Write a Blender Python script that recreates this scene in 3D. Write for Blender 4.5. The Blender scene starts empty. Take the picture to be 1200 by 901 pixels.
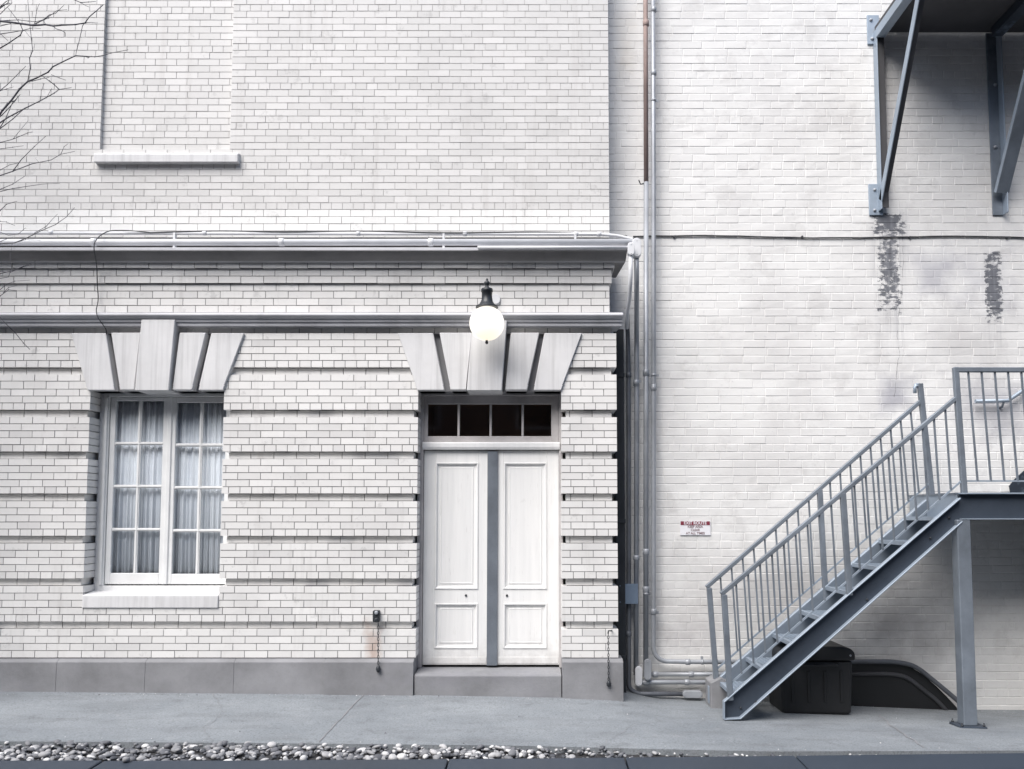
import bpy, math, random
from mathutils import Vector, Matrix
random.seed(7)
R = math.radians
S = bpy.context.scene
COL = S.collection

# ------------------------------------------------------------------ camera
F, VX, HZ, PITCH, EYE = 1000.0, 628.0, 604.0, math.atan(0.0715), 1.68
PPY = HZ - F*math.tan(PITCH)
cd = bpy.data.cameras.new('camera'); cam = bpy.data.objects.new('camera', cd); COL.objects.link(cam)
cam.location = (0, 0, EYE); cam.rotation_euler = (math.pi/2 + PITCH, 0, 0)
cd.sensor_width = 36; cd.lens = 36*F/1200
cd.shift_x = -(VX-600)/1200; cd.shift_y = (PPY-450.5)/1200
cd.clip_end = 2000; cd.clip_start = 0.05
S.camera = cam

# ------------------------------------------------------------------ sky, sun, exposure
SUN_DIR = Vector((-0.42, -0.64, 0.95)).normalized()          # towards the light
w = bpy.data.worlds.new('World'); S.world = w; w.use_nodes = True
nt = w.node_tree; bg = nt.nodes['Background']
sky = nt.nodes.new('ShaderNodeTexSky'); sky.sky_type = 'NISHITA'; sky.sun_disc = False
sky.sun_elevation = math.asin(SUN_DIR.z); sky.sun_rotation = math.atan2(SUN_DIR.x, SUN_DIR.y)
sky.air_density = 1.0; sky.dust_density = 2.0; sky.ozone_density = 1.0
nt.links.new(sky.outputs[0], bg.inputs[0]); bg.inputs[1].default_value = 0.05
sl = bpy.data.lights.new('sun', 'SUN'); sl.energy = 1.5; sl.angle = R(50); sl.color = (1.0, 0.968, 0.935)
so = bpy.data.objects.new('sun', sl); COL.objects.link(so)
so.rotation_euler = SUN_DIR.to_track_quat('Z', 'Y').to_euler(); so.location = (-4, -6, 12)
S.view_settings.view_transform = 'Standard'; S.view_settings.look = 'None'
S.view_settings.exposure = 1.84; S.view_settings.gamma = 1; S.view_settings.use_curve_mapping = False

# ------------------------------------------------------------------ measuring: a point of a plane at distance Y
def W(px, py, Y):
    u = (px-VX)/F; v = (PPY-py)/F
    dy = math.cos(PITCH) - v*math.sin(PITCH); dz = math.sin(PITCH) + v*math.cos(PITCH)
    t = Y/dy
    return u*t, EYE + dz*t
def X(px, py, Y): return W(px, py, Y)[0]
def Z(py, Y): return W(VX, py, Y)[1]
def P(px, py, Y):
    x, z = W(px, py, Y); return Vector((x, Y, z))

# ------------------------------------------------------------------ materials
def new_mat(name):
    m = bpy.data.materials.new(name); m.use_nodes = True
    n = m.node_tree.nodes; b = n['Principled BSDF']
    return m, m.node_tree, b
class G:
    """small helper to write node graphs"""
    def __init__(s, nt): s.nt = nt
    def n(s, t, **kw):
        x = s.nt.nodes.new(t)
        for k, v in kw.items(): setattr(x, k, v)
        return x
    def l(s, a, b): s.nt.links.new(a, b)
    def m(s, op, a, b=None, c=None, clamp=False):
        x = s.n('ShaderNodeMath', operation=op); x.use_clamp = clamp
        for i, v in enumerate((a, b, c)):
            if v is None: continue
            if hasattr(v, 'links'): s.l(v, x.inputs[i])
            else: x.inputs[i].default_value = v
        return x.outputs[0]
    def noise(s, vec, scale, detail=4, rough=.55, dim='3D'):
        x = s.n('ShaderNodeTexNoise'); x.inputs['Scale'].default_value = scale
        x.inputs['Detail'].default_value = detail; x.inputs['Roughness'].default_value = rough
        if vec is not None: s.l(vec, x.inputs['Vector'])
        return x.outputs[0]
    def scale(s, vec, sc):
        x = s.n('ShaderNodeMapping'); s.l(vec, x.inputs[0]); x.inputs['Scale'].default_value = sc
        return x.outputs[0]
    def ramp(s, f, stops):
        x = s.n('ShaderNodeValToRGB'); e = x.color_ramp.elements
        while len(e) < len(stops): e.new(.5)
        for q, (p, c) in zip(e, stops):
            q.position = p; q.color = (*c, 1) if len(c) == 3 else c
        s.l(f, x.inputs[0]); return x.outputs[0]
    def mix(s, f, a, b, mode='MIX'):
        x = s.n('ShaderNodeMix', data_type='RGBA', blend_type=mode)
        for sock, v in ((x.inputs[0], f), (x.inputs[6], a), (x.inputs[7], b)):
            if hasattr(v, 'links'): s.l(v, sock)
            else: sock.default_value = v if not isinstance(v, tuple) else (*v, 1)
        return x.outputs[2]
    def bump(s, h, strength, dist, b):
        x = s.n('ShaderNodeBump'); x.inputs['Strength'].default_value = strength; x.inputs['Distance'].default_value = dist
        s.l(h, x.inputs['Height']); s.l(x.outputs[0], b.inputs['Normal']); return x
    def box(s, cx, cz, hw, hh, soft=.4):
        """1 inside a rectangle of the wall, fading to 0 outwards (world x / z)"""
        sp = s.n('ShaderNodeSeparateXYZ'); g = s.n('ShaderNodeNewGeometry'); s.l(g.outputs['Position'], sp.inputs[0])
        dx = s.m('DIVIDE', s.m('ABSOLUTE', s.m('SUBTRACT', sp.outputs[0], cx)), hw)
        dz = s.m('DIVIDE', s.m('ABSOLUTE', s.m('SUBTRACT', sp.outputs[2], cz)), hh)
        return s.m('SUBTRACT', 1.0, s.m('MAXIMUM', dx, dz))
def pos(g): return g.n('ShaderNodeNewGeometry').outputs['Position']
def isl(g): return g.n('ShaderNodeNewGeometry').outputs['Random Per Island']
def sc3(c, k): return tuple(min(1, x*k) for x in c)

def surf(name, col, rough=.6, var=.12, nscale=3.0, fine=40, bump=.15, bdist=.004, metal=0.0, dark=None, streak=0.0, spec=.5, edge=.085):
    """painted / stone surface: two sizes of mottling, optional vertical water streaks, fine bump"""
    m, nt, b = new_mat(name); g = G(nt); p = pos(g)
    a = g.noise(p, nscale, 5, .6); f = g.noise(p, fine, 4, .6)
    c = g.ramp(a, [(.3, sc3(col, 1-var)), (.7, sc3(col, 1+var*.6))])
    c = g.mix(g.m('MULTIPLY', g.m('SUBTRACT', f, .5), var*1.6, clamp=True), c, sc3(col, .5))
    if dark: 
        d = g.ramp(g.noise(p, nscale*.6, 6, .65), [(.635-edge, (0, 0, 0)), (.635+edge, (1, 1, 1))])
        c = g.mix(g.m('MULTIPLY', d, .6), c, dark)
    if streak:
        sv = g.noise(g.scale(p, (22, 22, .9)), 1.0, 4, .6)
        c = g.mix(g.m('MULTIPLY', g.ramp(sv, [(.45, (0,0,0)), (.75, (1,1,1))]), streak), c, sc3(col, .42))
    g.l(c, b.inputs['Base Color'])
    r = g.m('ADD', g.m('MULTIPLY', a, .25), rough-.12); g.l(r, b.inputs['Roughness'])
    b.inputs['Metallic'].default_value = metal; b.inputs['Specular IOR Level'].default_value = spec
    g.bump(g.m('ADD', f, g.m('MULTIPLY', a, .5)), bump, bdist, b)
    return m

def brick_mat(name, c0, c1, c2, rough, rust=None):
    m, nt, b = new_mat(name); g = G(nt); p = pos(g)
    c = g.ramp(isl(g), [(0, c0), (.12, c1), (.75, c2), (1, sc3(c2, 1.06))])
    f = g.noise(p, 60, 4, .6); a = g.noise(p, 1.3, 6, .65); h = g.noise(p, 7, 6, .7)
    c = g.mix(g.ramp(a, [(.50, (0, 0, 0)), (.8, (.5, .5, .5))]), c, sc3(c0, .78))
    c = g.mix(g.ramp(f, [(.6, (0, 0, 0)), (.8, (.3, .3, .3))]), c, sc3(c0, .6))
    c = g.mix(g.ramp(h, [(.60, (0, 0, 0)), (.66, (.32, .32, .32)), (.8, (.5, .5, .5))]), c, sc3(c0, .55))
    sv = g.noise(g.scale(p, (9, 9, .55)), 1.0, 5, .65)
    c = g.mix(g.ramp(sv, [(.56, (0, 0, 0)), (.75, (.28, .28, .28))]), c, (.34, .32, .30))
    if rust:
        for (cx, cz, hw, hh, k) in rust:
            e = g.m('ADD', g.box(cx, cz, hw, hh), g.m('MULTIPLY', g.m('SUBTRACT', g.noise(p, 9, 4), .5), 1.2))
            e = g.m('MULTIPLY', g.ramp(e, [(.1, (0, 0, 0)), (.9, (1, 1, 1))]), k)
            c = g.mix(e, c, (.33, .17, .10))
    g.l(c, b.inputs['Base Color']); b.inputs['Roughness'].default_value = rough
    g.bump(g.noise(p, 35, 4), .12, .004, b)
    return m

RUSTX, RUSTZ = W(437, 765, 8.0)
RUST = [(RUSTX, RUSTZ, .11, .36, .55)]
M = {}
M['brick'] = brick_mat('white_glazed_brick', (.635, .63, .622), (.715, .708, .695), (.75, .744, .73), .42, RUST)
M['brick_up'] = brick_mat('upper_brick', (.565, .56, .55), (.60, .595, .583), (.632, .626, .615), .55)
M['brick_white'] = brick_mat('limewashed_brick', (.72, .72, .705), (.75, .75, .735), (.78, .78, .765), .6)
M['mortar'] = surf('dark_mortar', (.24, .24, .25), .9, .25, 4, 60, .3)
M['mortar_up'] = surf('grey_mortar', (.50, .495, .485), .9, .2, 4, 60, .3)
M['stone'] = surf('pale_limestone', (.66, .66, .665), .75, .10, 2.2, 45, .2, .004, streak=.38)
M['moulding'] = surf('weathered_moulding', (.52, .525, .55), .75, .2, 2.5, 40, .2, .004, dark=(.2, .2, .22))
M['soffit'] = surf('shaded_soffit', (.24, .235, .235), .8, .25, 2.0, 30, .2, .004, dark=(.10, .10, .10))  # shade of the cornice underside put into a darker colour
M['white_trim'] = surf('white_painted_trim', (.74, .745, .75), .5, .06, 5, 60, .08, .002, streak=.12)
def door_mat():
    m, nt, b = new_mat('worn_white_door_paint'); g = G(nt); p = pos(g)
    c = g.ramp(g.noise(g.scale(p, (14, 14, .8)), 1.0, 5, .6), [(.3, (.72, .725, .72)), (.7, (.82, .82, .81))])
    c = g.mix(g.ramp(g.noise(g.scale(p, (60, 60, 5)), 1.0, 5, .7), [(.60, (0, 0, 0)), (.72, (.5, .5, .5))]), c, (.50, .49, .47))
    c = g.mix(g.ramp(g.noise(p, 4.5, 7, .72), [(.66, (0, 0, 0)), (.72, (.3, .3, .3)), (.78, (.5, .5, .5))]), c, (.48, .47, .46))
    sp = g.n('ShaderNodeSeparateXYZ'); g.l(p, sp.inputs[0])
    low = g.m('MULTIPLY', g.m('SUBTRACT', .75, sp.outputs[2], clamp=True), g.noise(p, 9, 6, .7))
    c = g.mix(g.ramp(low, [(.12, (0, 0, 0)), (.5, (.85, .85, .85))]), c, (.30, .28, .26))
    g.l(c, b.inputs['Base Color']); b.inputs['Roughness'].default_value = .45
    g.bump(g.noise(g.scale(p, (40, 40, 4)), 1.0, 5, .6), .15, .002, b); return m
M['door'] = door_mat()
M['window_paint'] = surf('window_paint', (.76, .77, .77), .5, .06, 6, 60, .08, .002)
M['frame_paint'] = surf('old_door_frame_paint', (.47, .45, .45), .6, .18, 4, 60, .1, .002, dark=(.27, .26, .26))
M['strip_metal'] = surf('galvanised_strip', (.20, .225, .26), .45, .25, 3, 30, .08, .002, metal=.5, dark=(.10, .11, .14))
M['conc'] = surf('plinth_concrete', (.245, .248, .26), .85, .30, 2.0, 50, .35, .006, dark=(.25, .25, .28))
M['steel'] = surf('galvanised_steel', (.20, .23, .268), .48, .28, 3.0, 55, .06, .002, metal=.3, dark=(.10, .125, .16), edge=.03)
M['steel_dark'] = surf('shaded_steel_web', (.05, .064, .086), .5, .35, 1.6, 40, .06, .002, metal=.3, dark=(.19, .235, .295), edge=.02)  # shade on the webs put into the base colour; pale patches are overspray
M['steel_mid'] = surf('mid_galvanised_steel', (.21, .25, .30), .48, .25, 2.4, 55, .06, .002, metal=.3, dark=(.40, .45, .50), edge=.02)  # light on the back stringer's inner face put into the colour
M['steel_pale'] = surf('pale_galvanised_steel', (.33, .39, .46), .45, .15, 3, 50, .06, .002, metal=.3)  # also carries painted light on tread tops, flanges and bracket sides
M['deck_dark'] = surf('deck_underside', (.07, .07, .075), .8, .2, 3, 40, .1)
M['pipe_white'] = surf('white_painted_pipe', (.68, .69, .71), .45, .10, 4, 50, .06, .002)
M['pipe_grey'] = surf('grey_conduit', (.36, .38, .41), .45, .22, 3, 50, .06, .002, metal=.25, dark=(.27, .29, .33))
M['pipe_shaded'] = surf('shaded_conduit', (.13, .14, .16), .5, .35, 3, 50, .06, .002, metal=.25)  # shade put into the colour, for the corner and under-stair runs
M['pipe_rust'] = surf('rust_brown_pipe', (.36, .27, .245), .7, .3, 3, 50, .15, .002, dark=(.56, .53, .52))
M['iron'] = surf('black_iron', (.022, .026, .032), .45, .2, 6, 60, .1, .002)
M['cable'] = surf('dark_cable', (.05, .052, .058), .6, .2, 6, 60, .1)
M['box_blue'] = surf('blue_grey_box', (.15, .20, .27), .5, .12, 6, 50, .05)
M['rubber'] = surf('black_plastic', (.012, .013, .015), .55, .2, 5, 50, .1)
M['bark'] = surf('grey_bark', (.075, .075, .09), .85, .3, 12, 80, .4)
M['soil'] = surf('dark_soil', (.045, .045, .048), .95, .4, 8, 70, .8, .012)
M['curb'] = surf('dark_curb_stone', (.034, .046, .065), .6, .18, 1.2, 45, .25, .004)
M['asphalt'] = surf('asphalt', (.05, .054, .062), .85, .25, .8, 90, .6, .006)
M['groundm'] = surf('far_ground', (.10, .10, .10), .9, .3, .2, 8, .3)
M['rooff'] = surf('plain_backing', (.35, .35, .35), .9, .1)
M['far_brick'] = surf('dark_red_brick', (.13, .09, .08), .9, .2, 1.5, 30, .3)
M['signwhite'] = surf('sign_white', (.80, .80, .83), .4, .04, 6, 60, .02)
M['signred'] = surf('sign_maroon', (.22, .035, .06), .45, .08, 6, 60, .02)
M['signink'] = surf('sign_ink', (.24, .16, .18), .5, .05)

def sidewalk_mat():
    m, nt, b = new_mat('sidewalk_concrete'); g = G(nt); p = pos(g)
    a = g.noise(p, .9, 6, .62); f = g.noise(p, 70, 5, .7); q = g.noise(g.scale(p, (1, 3.2, 1)), 1.5, 6, .65); k = g.noise(p, 5.5, 6, .72)
    c = g.ramp(a, [(.3, (.180, .200, .218)), (.7, (.268, .290, .308))])
    c = g.mix(g.ramp(q, [(.48, (0, 0, 0)), (.75, (.7, .7, .7))]), c, (.15, .16, .17))
    c = g.mix(g.ramp(k, [(.56, (0, 0, 0)), (.7, (.55, .55, .55))]), c, (.125, .13, .14))
    c = g.mix(g.ramp(k, [(.30, (.5, .5, .5)), (.42, (0, 0, 0))]), c, (.31, .32, .33))
    c = g.mix(g.ramp(f, [(.35, (.7, .7, .7)), (.5, (0, 0, 0))]), c, (.10, .11, .12))
    c = g.mix(g.ramp(f, [(.60, (0, 0, 0)), (.75, (.6, .6, .6))]), c, (.42, .43, .44))
    g.l(c, b.inputs['Base Color']); b.inputs['Roughness'].default_value = .88
    g.bump(g.m('ADD', f, a), .35, .004, b); return m
M['sidewalk'] = sidewalk_mat()

RW = 8.55                                                       # distance of the painted wall
def painted_mat():
    m, nt, b = new_mat('white_paint_on_brick'); g = G(nt); p = pos(g)
    col = (.70, .70, .715)
    c = g.ramp(isl(g), [(0, (.70, .697, .685)), (.25, (.722, .72, .707)), (1, (.742, .74, .727))])
    a = g.noise(p, 1.1, 6, .65); f = g.noise(p, 28, 5, .65); q = g.noise(p, 6, 5, .6)
    c = g.mix(g.ramp(a, [(.46, (0, 0, 0)), (.62, (.35, .35, .35)), (.8, (.55, .55, .55))]), c, (.52, .51, .505))
    c = g.mix(g.ramp(g.noise(p, 2.7, 7, .72), [(.54, (0, 0, 0)), (.60, (.3, .3, .3)), (.75, (.6, .6, .6))]), c, (.52, .51, .50))
    c = g.mix(g.ramp(f, [(.62, (0, 0, 0)), (.8, (.55, .55, .55))]), c, (.40, .40, .43))
    def smudge_shade(px, py, hw, hh, k, tint):
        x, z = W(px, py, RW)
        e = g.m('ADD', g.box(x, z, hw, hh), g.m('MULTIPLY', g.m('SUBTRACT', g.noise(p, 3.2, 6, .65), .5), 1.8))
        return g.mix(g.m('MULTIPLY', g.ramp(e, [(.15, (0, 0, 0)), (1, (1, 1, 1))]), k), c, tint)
    c = smudge_shade(1092, 325, .32, .36, .55, (.33, .33, .38))
    c = smudge_shade(1150, 330, .38, .40, .45, (.33, .33, .38))
    c = smudge_shade(1050, 462, .26, .26, .65, (.25, .25, .30))
    c = smudge_shade(1165, 480, .6, .45, .55, (.27, .27, .31))
    c = smudge_shade(800, 745, .40, .22, .5, (.36, .34, .35))
    c = smudge_shade(900, 690, 1.6, .55, .5, (.40, .385, .38))
    c = smudge_shade(1130, 400, .9, .5, .4, (.40, .39, .39))
    c = smudge_shade(1050, 740, 1.1, .45, .55, (.30, .29, .29))  # shade under the landing painted into the wall colour
    c = smudge_shade(733, 60, .14, .5, .35, (.55, .50, .42))
    for (px, y0, y1, hw, k) in ((1043, 262, 368, .118, .62), (1166, 296, 378, .085, .52), (1042, 250, 275, .16, .5)):
        x, z0 = W(px, y1, RW); z1 = Z(y0, RW)
        e = g.m('ADD', g.m('MULTIPLY', g.box(x, (z0+z1)/2, hw, (z1-z0)/2), .55),
                g.m('MULTIPLY', g.m('SUBTRACT', g.noise(g.scale(p, (1, 1, 1.9)), 15, 7, .72), .5), 2.4))
        e = g.m('MULTIPLY', g.ramp(e, [(k-.49, (0, 0, 0)), (k-.43, (.5, .5, .5)), (k-.33, (1, 1, 1))]), g.ramp(g.box(x, (z0+z1)/2, hw*1.15, (z1-z0)/2*1.05), [(.0, (0,0,0)), (.05, (1,1,1))]))
        c = g.mix(g.m('MULTIPLY', e, .93), c, (.085, .092, .11))
        st = g.m('MULTIPLY', g.ramp(g.box(x, (z0+z1)/2-.18, hw*1.5, (z1-z0)/2+.32), [(0, (0, 0, 0)), (.6, (1, 1, 1))]), g.ramp(g.noise(g.scale(p, (26, 26, .8)), 1.0, 5, .65), [(.42, (0, 0, 0)), (.7, (1, 1, 1))]))
        c = g.mix(g.m('MULTIPLY', st, .5), c, (.26, .265, .29))
    g.l(c, b.inputs['Base Color']); b.inputs['Roughness'].default_value = .6
    g.bump(g.m('ADD', g.m('MULTIPLY', f, .5), q), .30, .006, b); return m
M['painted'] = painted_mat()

def glass_mat(name, tint=(1, 1, 1)):
    m = bpy.data.materials.new(name); m.use_nodes = True; nt = m.node_tree; g = G(nt)
    out = nt.nodes['Material Output']; nt.nodes.remove(nt.nodes['Principled BSDF'])
    t = g.n('ShaderNodeBsdfTransparent'); t.inputs[0].default_value = (*tint, 1)
    r = g.n('ShaderNodeBsdfGlossy'); r.inputs['Roughness'].default_value = .03
    fr = g.n('ShaderNodeLayerWeight'); fr.inputs[0].default_value = .5
    mx = g.n('ShaderNodeMixShader'); g.l(g.m('ADD', g.m('MULTIPLY', g.m('POWER', fr.outputs[1], 5.0), .9), .055, clamp=True), mx.inputs[0]); g.l(t.outputs[0], mx.inputs[1]); g.l(r.outputs[0], mx.inputs[2])
    g.l(mx.outputs[0], out.inputs[0]); return m
M['glass'] = glass_mat('window_glass', (.93, .95, .97))
M['glass_dark'] = glass_mat('transom_glass', (.85, .82, .78))
def plain(name, c, rough=.8, emit=None, es=0):
    m, nt, b = new_mat(name); b.inputs['Base Color'].default_value = (*c, 1); b.inputs['Roughness'].default_value = rough
    if emit: b.inputs['Emission Color'].default_value = (*emit, 1); b.inputs['Emission Strength'].default_value = es
    return m
M['room'] = plain('dark_room', (.02, .02, .022))
M['room_brown'] = plain('dim_hall', (.42, .33, .27))
def globe_mat():
    m, nt, b = new_mat('lit_opal_globe'); g = G(nt); tc = g.n('ShaderNodeTexCoord'); sp = g.n('ShaderNodeSeparateXYZ'); g.l(tc.outputs['Generated'], sp.inputs[0])
    b.inputs['Base Color'].default_value = (.25, .24, .23, 1); b.inputs['Roughness'].default_value = .25
    g.l(g.ramp(sp.outputs[2], [(.0, (.84, .73, .58)), (.35, (1, .93, .82)), (.7, (1, .97, .90)), (1, (.95, .88, .78))]), b.inputs['Emission Color'])
    b.inputs['Emission Strength'].default_value = .33; return m
M['globe'] = globe_mat()
def curtain_mat():
    m, nt, b = new_mat('sheer_curtain'); g = G(nt); p = pos(g)
    st = g.noise(g.scale(p, (38, 1, .25)), 1.0, 3, .6)
    g.l(g.ramp(st, [(.30, (.64, .655, .68)), (.6, (.92, .92, .92))]), b.inputs['Base Color']); b.inputs['Roughness'].default_value = .9
    return m
M['curtain'] = curtain_mat()
def stone_mix():
    m, nt, b = new_mat('river_stone'); g = G(nt); p = pos(g)
    c = g.ramp(isl(g), [(0, (.05, .055, .065)), (.25, (.12, .125, .14)), (.5, (.22, .225, .235)), (.78, (.42, .42, .425)), (1, (.68, .68, .675))])
    c = g.mix(g.ramp(g.noise(p, 50, 4), [(.5, (0, 0, 0)), (.8, (.6, .6, .6))]), c, (.2, .2, .22))
    g.l(c, b.inputs['Base Color']); b.inputs['Roughness'].default_value = .7; return m
M['pebble'] = stone_mix()

# ------------------------------------------------------------------ mesh builder (world coordinates, stored relative to the parent)
class MB:
    def __init__(s): s.v = []; s.f = []; s.mi = []; s.sm = []
    def face(s, idx, mi=0, smooth=False): s.f.append(idx); s.mi.append(mi); s.sm.append(smooth)
    def quad(s, pts, mi=0):
        k = len(s.v); s.v += [tuple(p) for p in pts]; s.face(tuple(range(k, k+len(pts))), mi); return s
    def box(s, x0, x1, y0, y1, z0, z1, mi=0):
        x0, x1 = min(x0, x1), max(x0, x1); y0, y1 = min(y0, y1), max(y0, y1); z0, z1 = min(z0, z1), max(z0, z1)
        k = len(s.v)
        s.v += [(x0,y0,z0),(x1,y0,z0),(x1,y1,z0),(x0,y1,z0),(x0,y0,z1),(x1,y0,z1),(x1,y1,z1),(x0,y1,z1)]
        for q in ((0,3,2,1),(4,5,6,7),(0,1,5,4),(1,2,6,5),(2,3,7,6),(3,0,4,7)): s.face(tuple(k+i for i in q), mi)
        return s
    def prism(s, pts, y0, y1, mi=0):
        """outline in the x-z plane, clockwise or not, extruded from y0 to y1"""
        area = sum(pts[i][0]*pts[(i+1) % len(pts)][1]-pts[(i+1) % len(pts)][0]*pts[i][1] for i in range(len(pts)))
        if area < 0: pts = pts[::-1]
        k = len(s.v); n = len(pts)
        s.v += [(x, y0, z) for x, z in pts] + [(x, y1, z) for x, z in pts]
        s.face(tuple(range(k, k+n)), mi); s.face(tuple(range(k+2*n-1, k+n-1, -1)), mi)
        for i in range(n):
            j = (i+1) % n; s.face((k+j, k+i, k+n+i, k+n+j), mi)
        return s
    def profile(s, prof, x0, x1, mi=0, mis=None, cap=True, dl=0.0, dr=0.0):
        """moulding: outline in the y-z plane swept from x0 to x1"""
        k = len(s.v); n = len(prof); y_ref = max(p[0] for p in prof)
        s.v += [(x0 - dl*(y_ref-y), y, z) for y, z in prof] + [(x1 + dr*(y_ref-y), y, z) for y, z in prof]
        for i in range(n):
            j = (i+1) % n; s.face((k+i, k+n+i, k+n+j, k+j), mis[i] if mis else mi)
        if cap: s.face(tuple(range(k, k+n)), mi); s.face(tuple(range(k+2*n-1, k+n-1, -1)), mi)
        return s
    def bar(s, a, b, w, h=None, mi=0, up=(0, 0, 1)):
        """rectangular bar from a to b: w across, h along `up`"""
        a = Vector(a); b = Vector(b); h = h or w; d = (b-a).normalized(); u = Vector(up)
        if abs(d.dot(u)) > .98: u = Vector((0, 1, 0))
        r = d.cross(u).normalized(); u = r.cross(d).normalized(); k = len(s.v)
        for p in (a, b):
            for i, j in ((-1,-1),(1,-1),(1,1),(-1,1)): s.v.append(tuple(p + r*i*w/2 + u*j*h/2))
        for q in ((0,1,2,3),(7,6,5,4),(0,4,5,1),(1,5,6,2),(2,6,7,3),(3,7,4,0)): s.face(tuple(k+i for i in q), mi)
        return s
    def tube(s, pts, r, n=10, mi=0, cap=True):
        pts = [Vector(p) for p in pts]; rs = r if isinstance(r, (list, tuple)) else [r]*len(pts)
        k = len(s.v); ref = None
        for i, p in enumerate(pts):
            d = ((pts[min(i+1, len(pts)-1)]-p).normalized() + (p-pts[max(i-1, 0)]).normalized())
            d = d.normalized() if d.length > 1e-6 else Vector((0, 0, 1))
            if ref is None: ref = Vector((0, 0, 1)) if abs(d.z) < .9 else Vector((0, 1, 0))
            a = d.cross(ref).normalized(); bb = a.cross(d).normalized(); ref = bb
            for j in range(n):
                t = 2*math.pi*j/n; s.v.append(tuple(p + (a*math.cos(t)+bb*math.sin(t))*rs[i]))
        for i in range(len(pts)-1):
            for j in range(n):
                s.face((k+i*n+j, k+i*n+(j+1) % n, k+(i+1)*n+(j+1) % n, k+(i+1)*n+j), mi, True)
        if cap:
            s.face(tuple(range(k+n-1, k-1, -1)), mi); e = k+(len(pts)-1)*n; s.face(tuple(range(e, e+n)), mi)
        return s
    def lathe(s, c, prof, n=24, mi=0, axis='z'):
        """prof: (radius, height) pairs turned about a vertical (or y) axis through c"""
        k = len(s.v); c = Vector(c)
        for r, h in prof:
            for j in range(n):
                t = 2*math.pi*j/n
                o = Vector((r*math.cos(t), r*math.sin(t), h)) if axis == 'z' else Vector((r*math.cos(t), h, r*math.sin(t)))
                s.v.append(tuple(c+o))
        for i in range(len(prof)-1):
            for j in range(n): s.face((k+i*n+j, k+i*n+(j+1) % n, k+(i+1)*n+(j+1) % n, k+(i+1)*n+j), mi, True)
        s.face(tuple(range(k+n-1, k-1, -1)), mi); e = k+(len(prof)-1)*n; s.face(tuple(range(e, e+n)), mi)
        return s
    def rings(s, x0, x1, z0, z1, steps, mi=0):
        """nested rectangles facing the viewer: steps = (inset, y); last one closed"""
        k = len(s.v)
        for ins, y in steps:
            s.v += [(x0+ins, y, z0+ins), (x1-ins, y, z0+ins), (x1-ins, y, z1-ins), (x0+ins, y, z1-ins)]
        for i in range(len(steps)-1):
            for j in range(4):
                q = (j+1) % 4; s.face((k+4*i+j, k+4*i+q, k+4*i+4+q, k+4*i+4+j), mi)
        e = k+4*(len(steps)-1); s.face((e, e+1, e+2, e+3), mi); return s
    def build(s, name, mats, parent=None, bevel=0, seg=1):
        o0 = parent_loc(parent)
        me = bpy.data.meshes.new(name); me.from_pydata([tuple(Vector(v)-o0) for v in s.v], [], s.f)
        for m in (mats if isinstance(mats, (list, tuple)) else [mats]): me.materials.append(M[m])
        me.polygons.foreach_set('material_index', s.mi); me.polygons.foreach_set('use_smooth', s.sm); me.update()
        o = bpy.data.objects.new(name, me); COL.objects.link(o)
        if parent: o.parent = parent
        if bevel:
            b = o.modifiers.new('bevel', 'BEVEL'); b.width = bevel; b.segments = seg; b.limit_method = 'ANGLE'; b.angle_limit = R(35)
        return o
def parent_loc(o):
    v = Vector((0, 0, 0))
    while o: v += o.location; o = o.parent
    return v
def thing(name, label, cat, loc, group=None):
    o = bpy.data.objects.new(name, None); COL.objects.link(o); o.location = loc; o.empty_display_size = .2
    o['label'] = label; o['category'] = cat
    if group: o['group'] = group
    return o
def tag(o, label, cat, group=None):
    o['label'] = label; o['category'] = cat
    if group: o['group'] = group
    return o
def struct(o): o['kind'] = 'structure'; return o

# ------------------------------------------------------------------ ground
def interp(x, pts):
    if x <= pts[0][0]: return pts[0][1]
    for (a, b), (c, d) in zip(pts, pts[1:]):
        if x <= c: return b + (d-b)*(x-a)/(c-a)
    return pts[-1][1]
_bk = [(px, *W(px, py, Y)) for px, py, Y in ((0, 807.5, 8), (480, 811, 8), (655, 814, 8), (728, 818, 8), (768, 816.5, 8.5), (1150, 831, RW))]
BACK = [(x, z) for _, x, z in _bk]; BACK = [(-9, BACK[0][1]+.03)] + BACK + [(9, BACK[-1][1]-.02)]
def zb(x): return interp(x, BACK)
_s = (zb(.8)-zb(-5))/5.8
def zn(x): return zb(-5) - .03 + _s*(x+5) if x < .8 else zb(-5) - .03 + _s*5.8 + _s*.9*min(4, x-.8)
def edge(pxpy):
    """edge of the pavement: picture points -> ground points on the sloping pavement level"""
    out = []
    for px, py in pxpy:
        x, Y = 0, 6
        for _ in range(20):
            x, z1 = W(px, py, Y); k = (z1-EYE)/Y; Y = (zn(x)-EYE)/k
        out.append((X(px, py, Y), Y))
    return out
near = edge([(0, 868), (300, 870), (600, 873), (900, 880), (1200, 879)])
kerb = edge([(0, 890), (300, 889), (600, 887), (900, 884), (1200, 880.5)])
near = [(-12, near[0][1])] + near + [(12, near[-1][1])]
kerb = [(-12, kerb[0][1]-.15)] + kerb + [(12, kerb[-1][1]+.08)]
def gz(x, Y):
    n = interp(x, near); t = min(1, max(0, (Y-n)/(8.3-n))); return zn(x)+(zb(x)-zn(x))*t
m = MB(); NX, NY = 120, 10
for i in range(NX+1):
    x = -9 + 18*i/NX; n = interp(x, near)
    for j in range(NY+1):
        Y = n + (9.2-n)*j/NY; m.v.append((x, Y, gz(x, Y)))
    m.v.append((x, n, zn(x)-.2))
st = NY+2
for i in range(NX):
    for j in range(NY): m.face((i*st+j, (i+1)*st+j, (i+1)*st+j+1, i*st+j+1))
    m.face((i*st+NY+1, (i+1)*st+NY+1, (i+1)*st, i*st))
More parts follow.
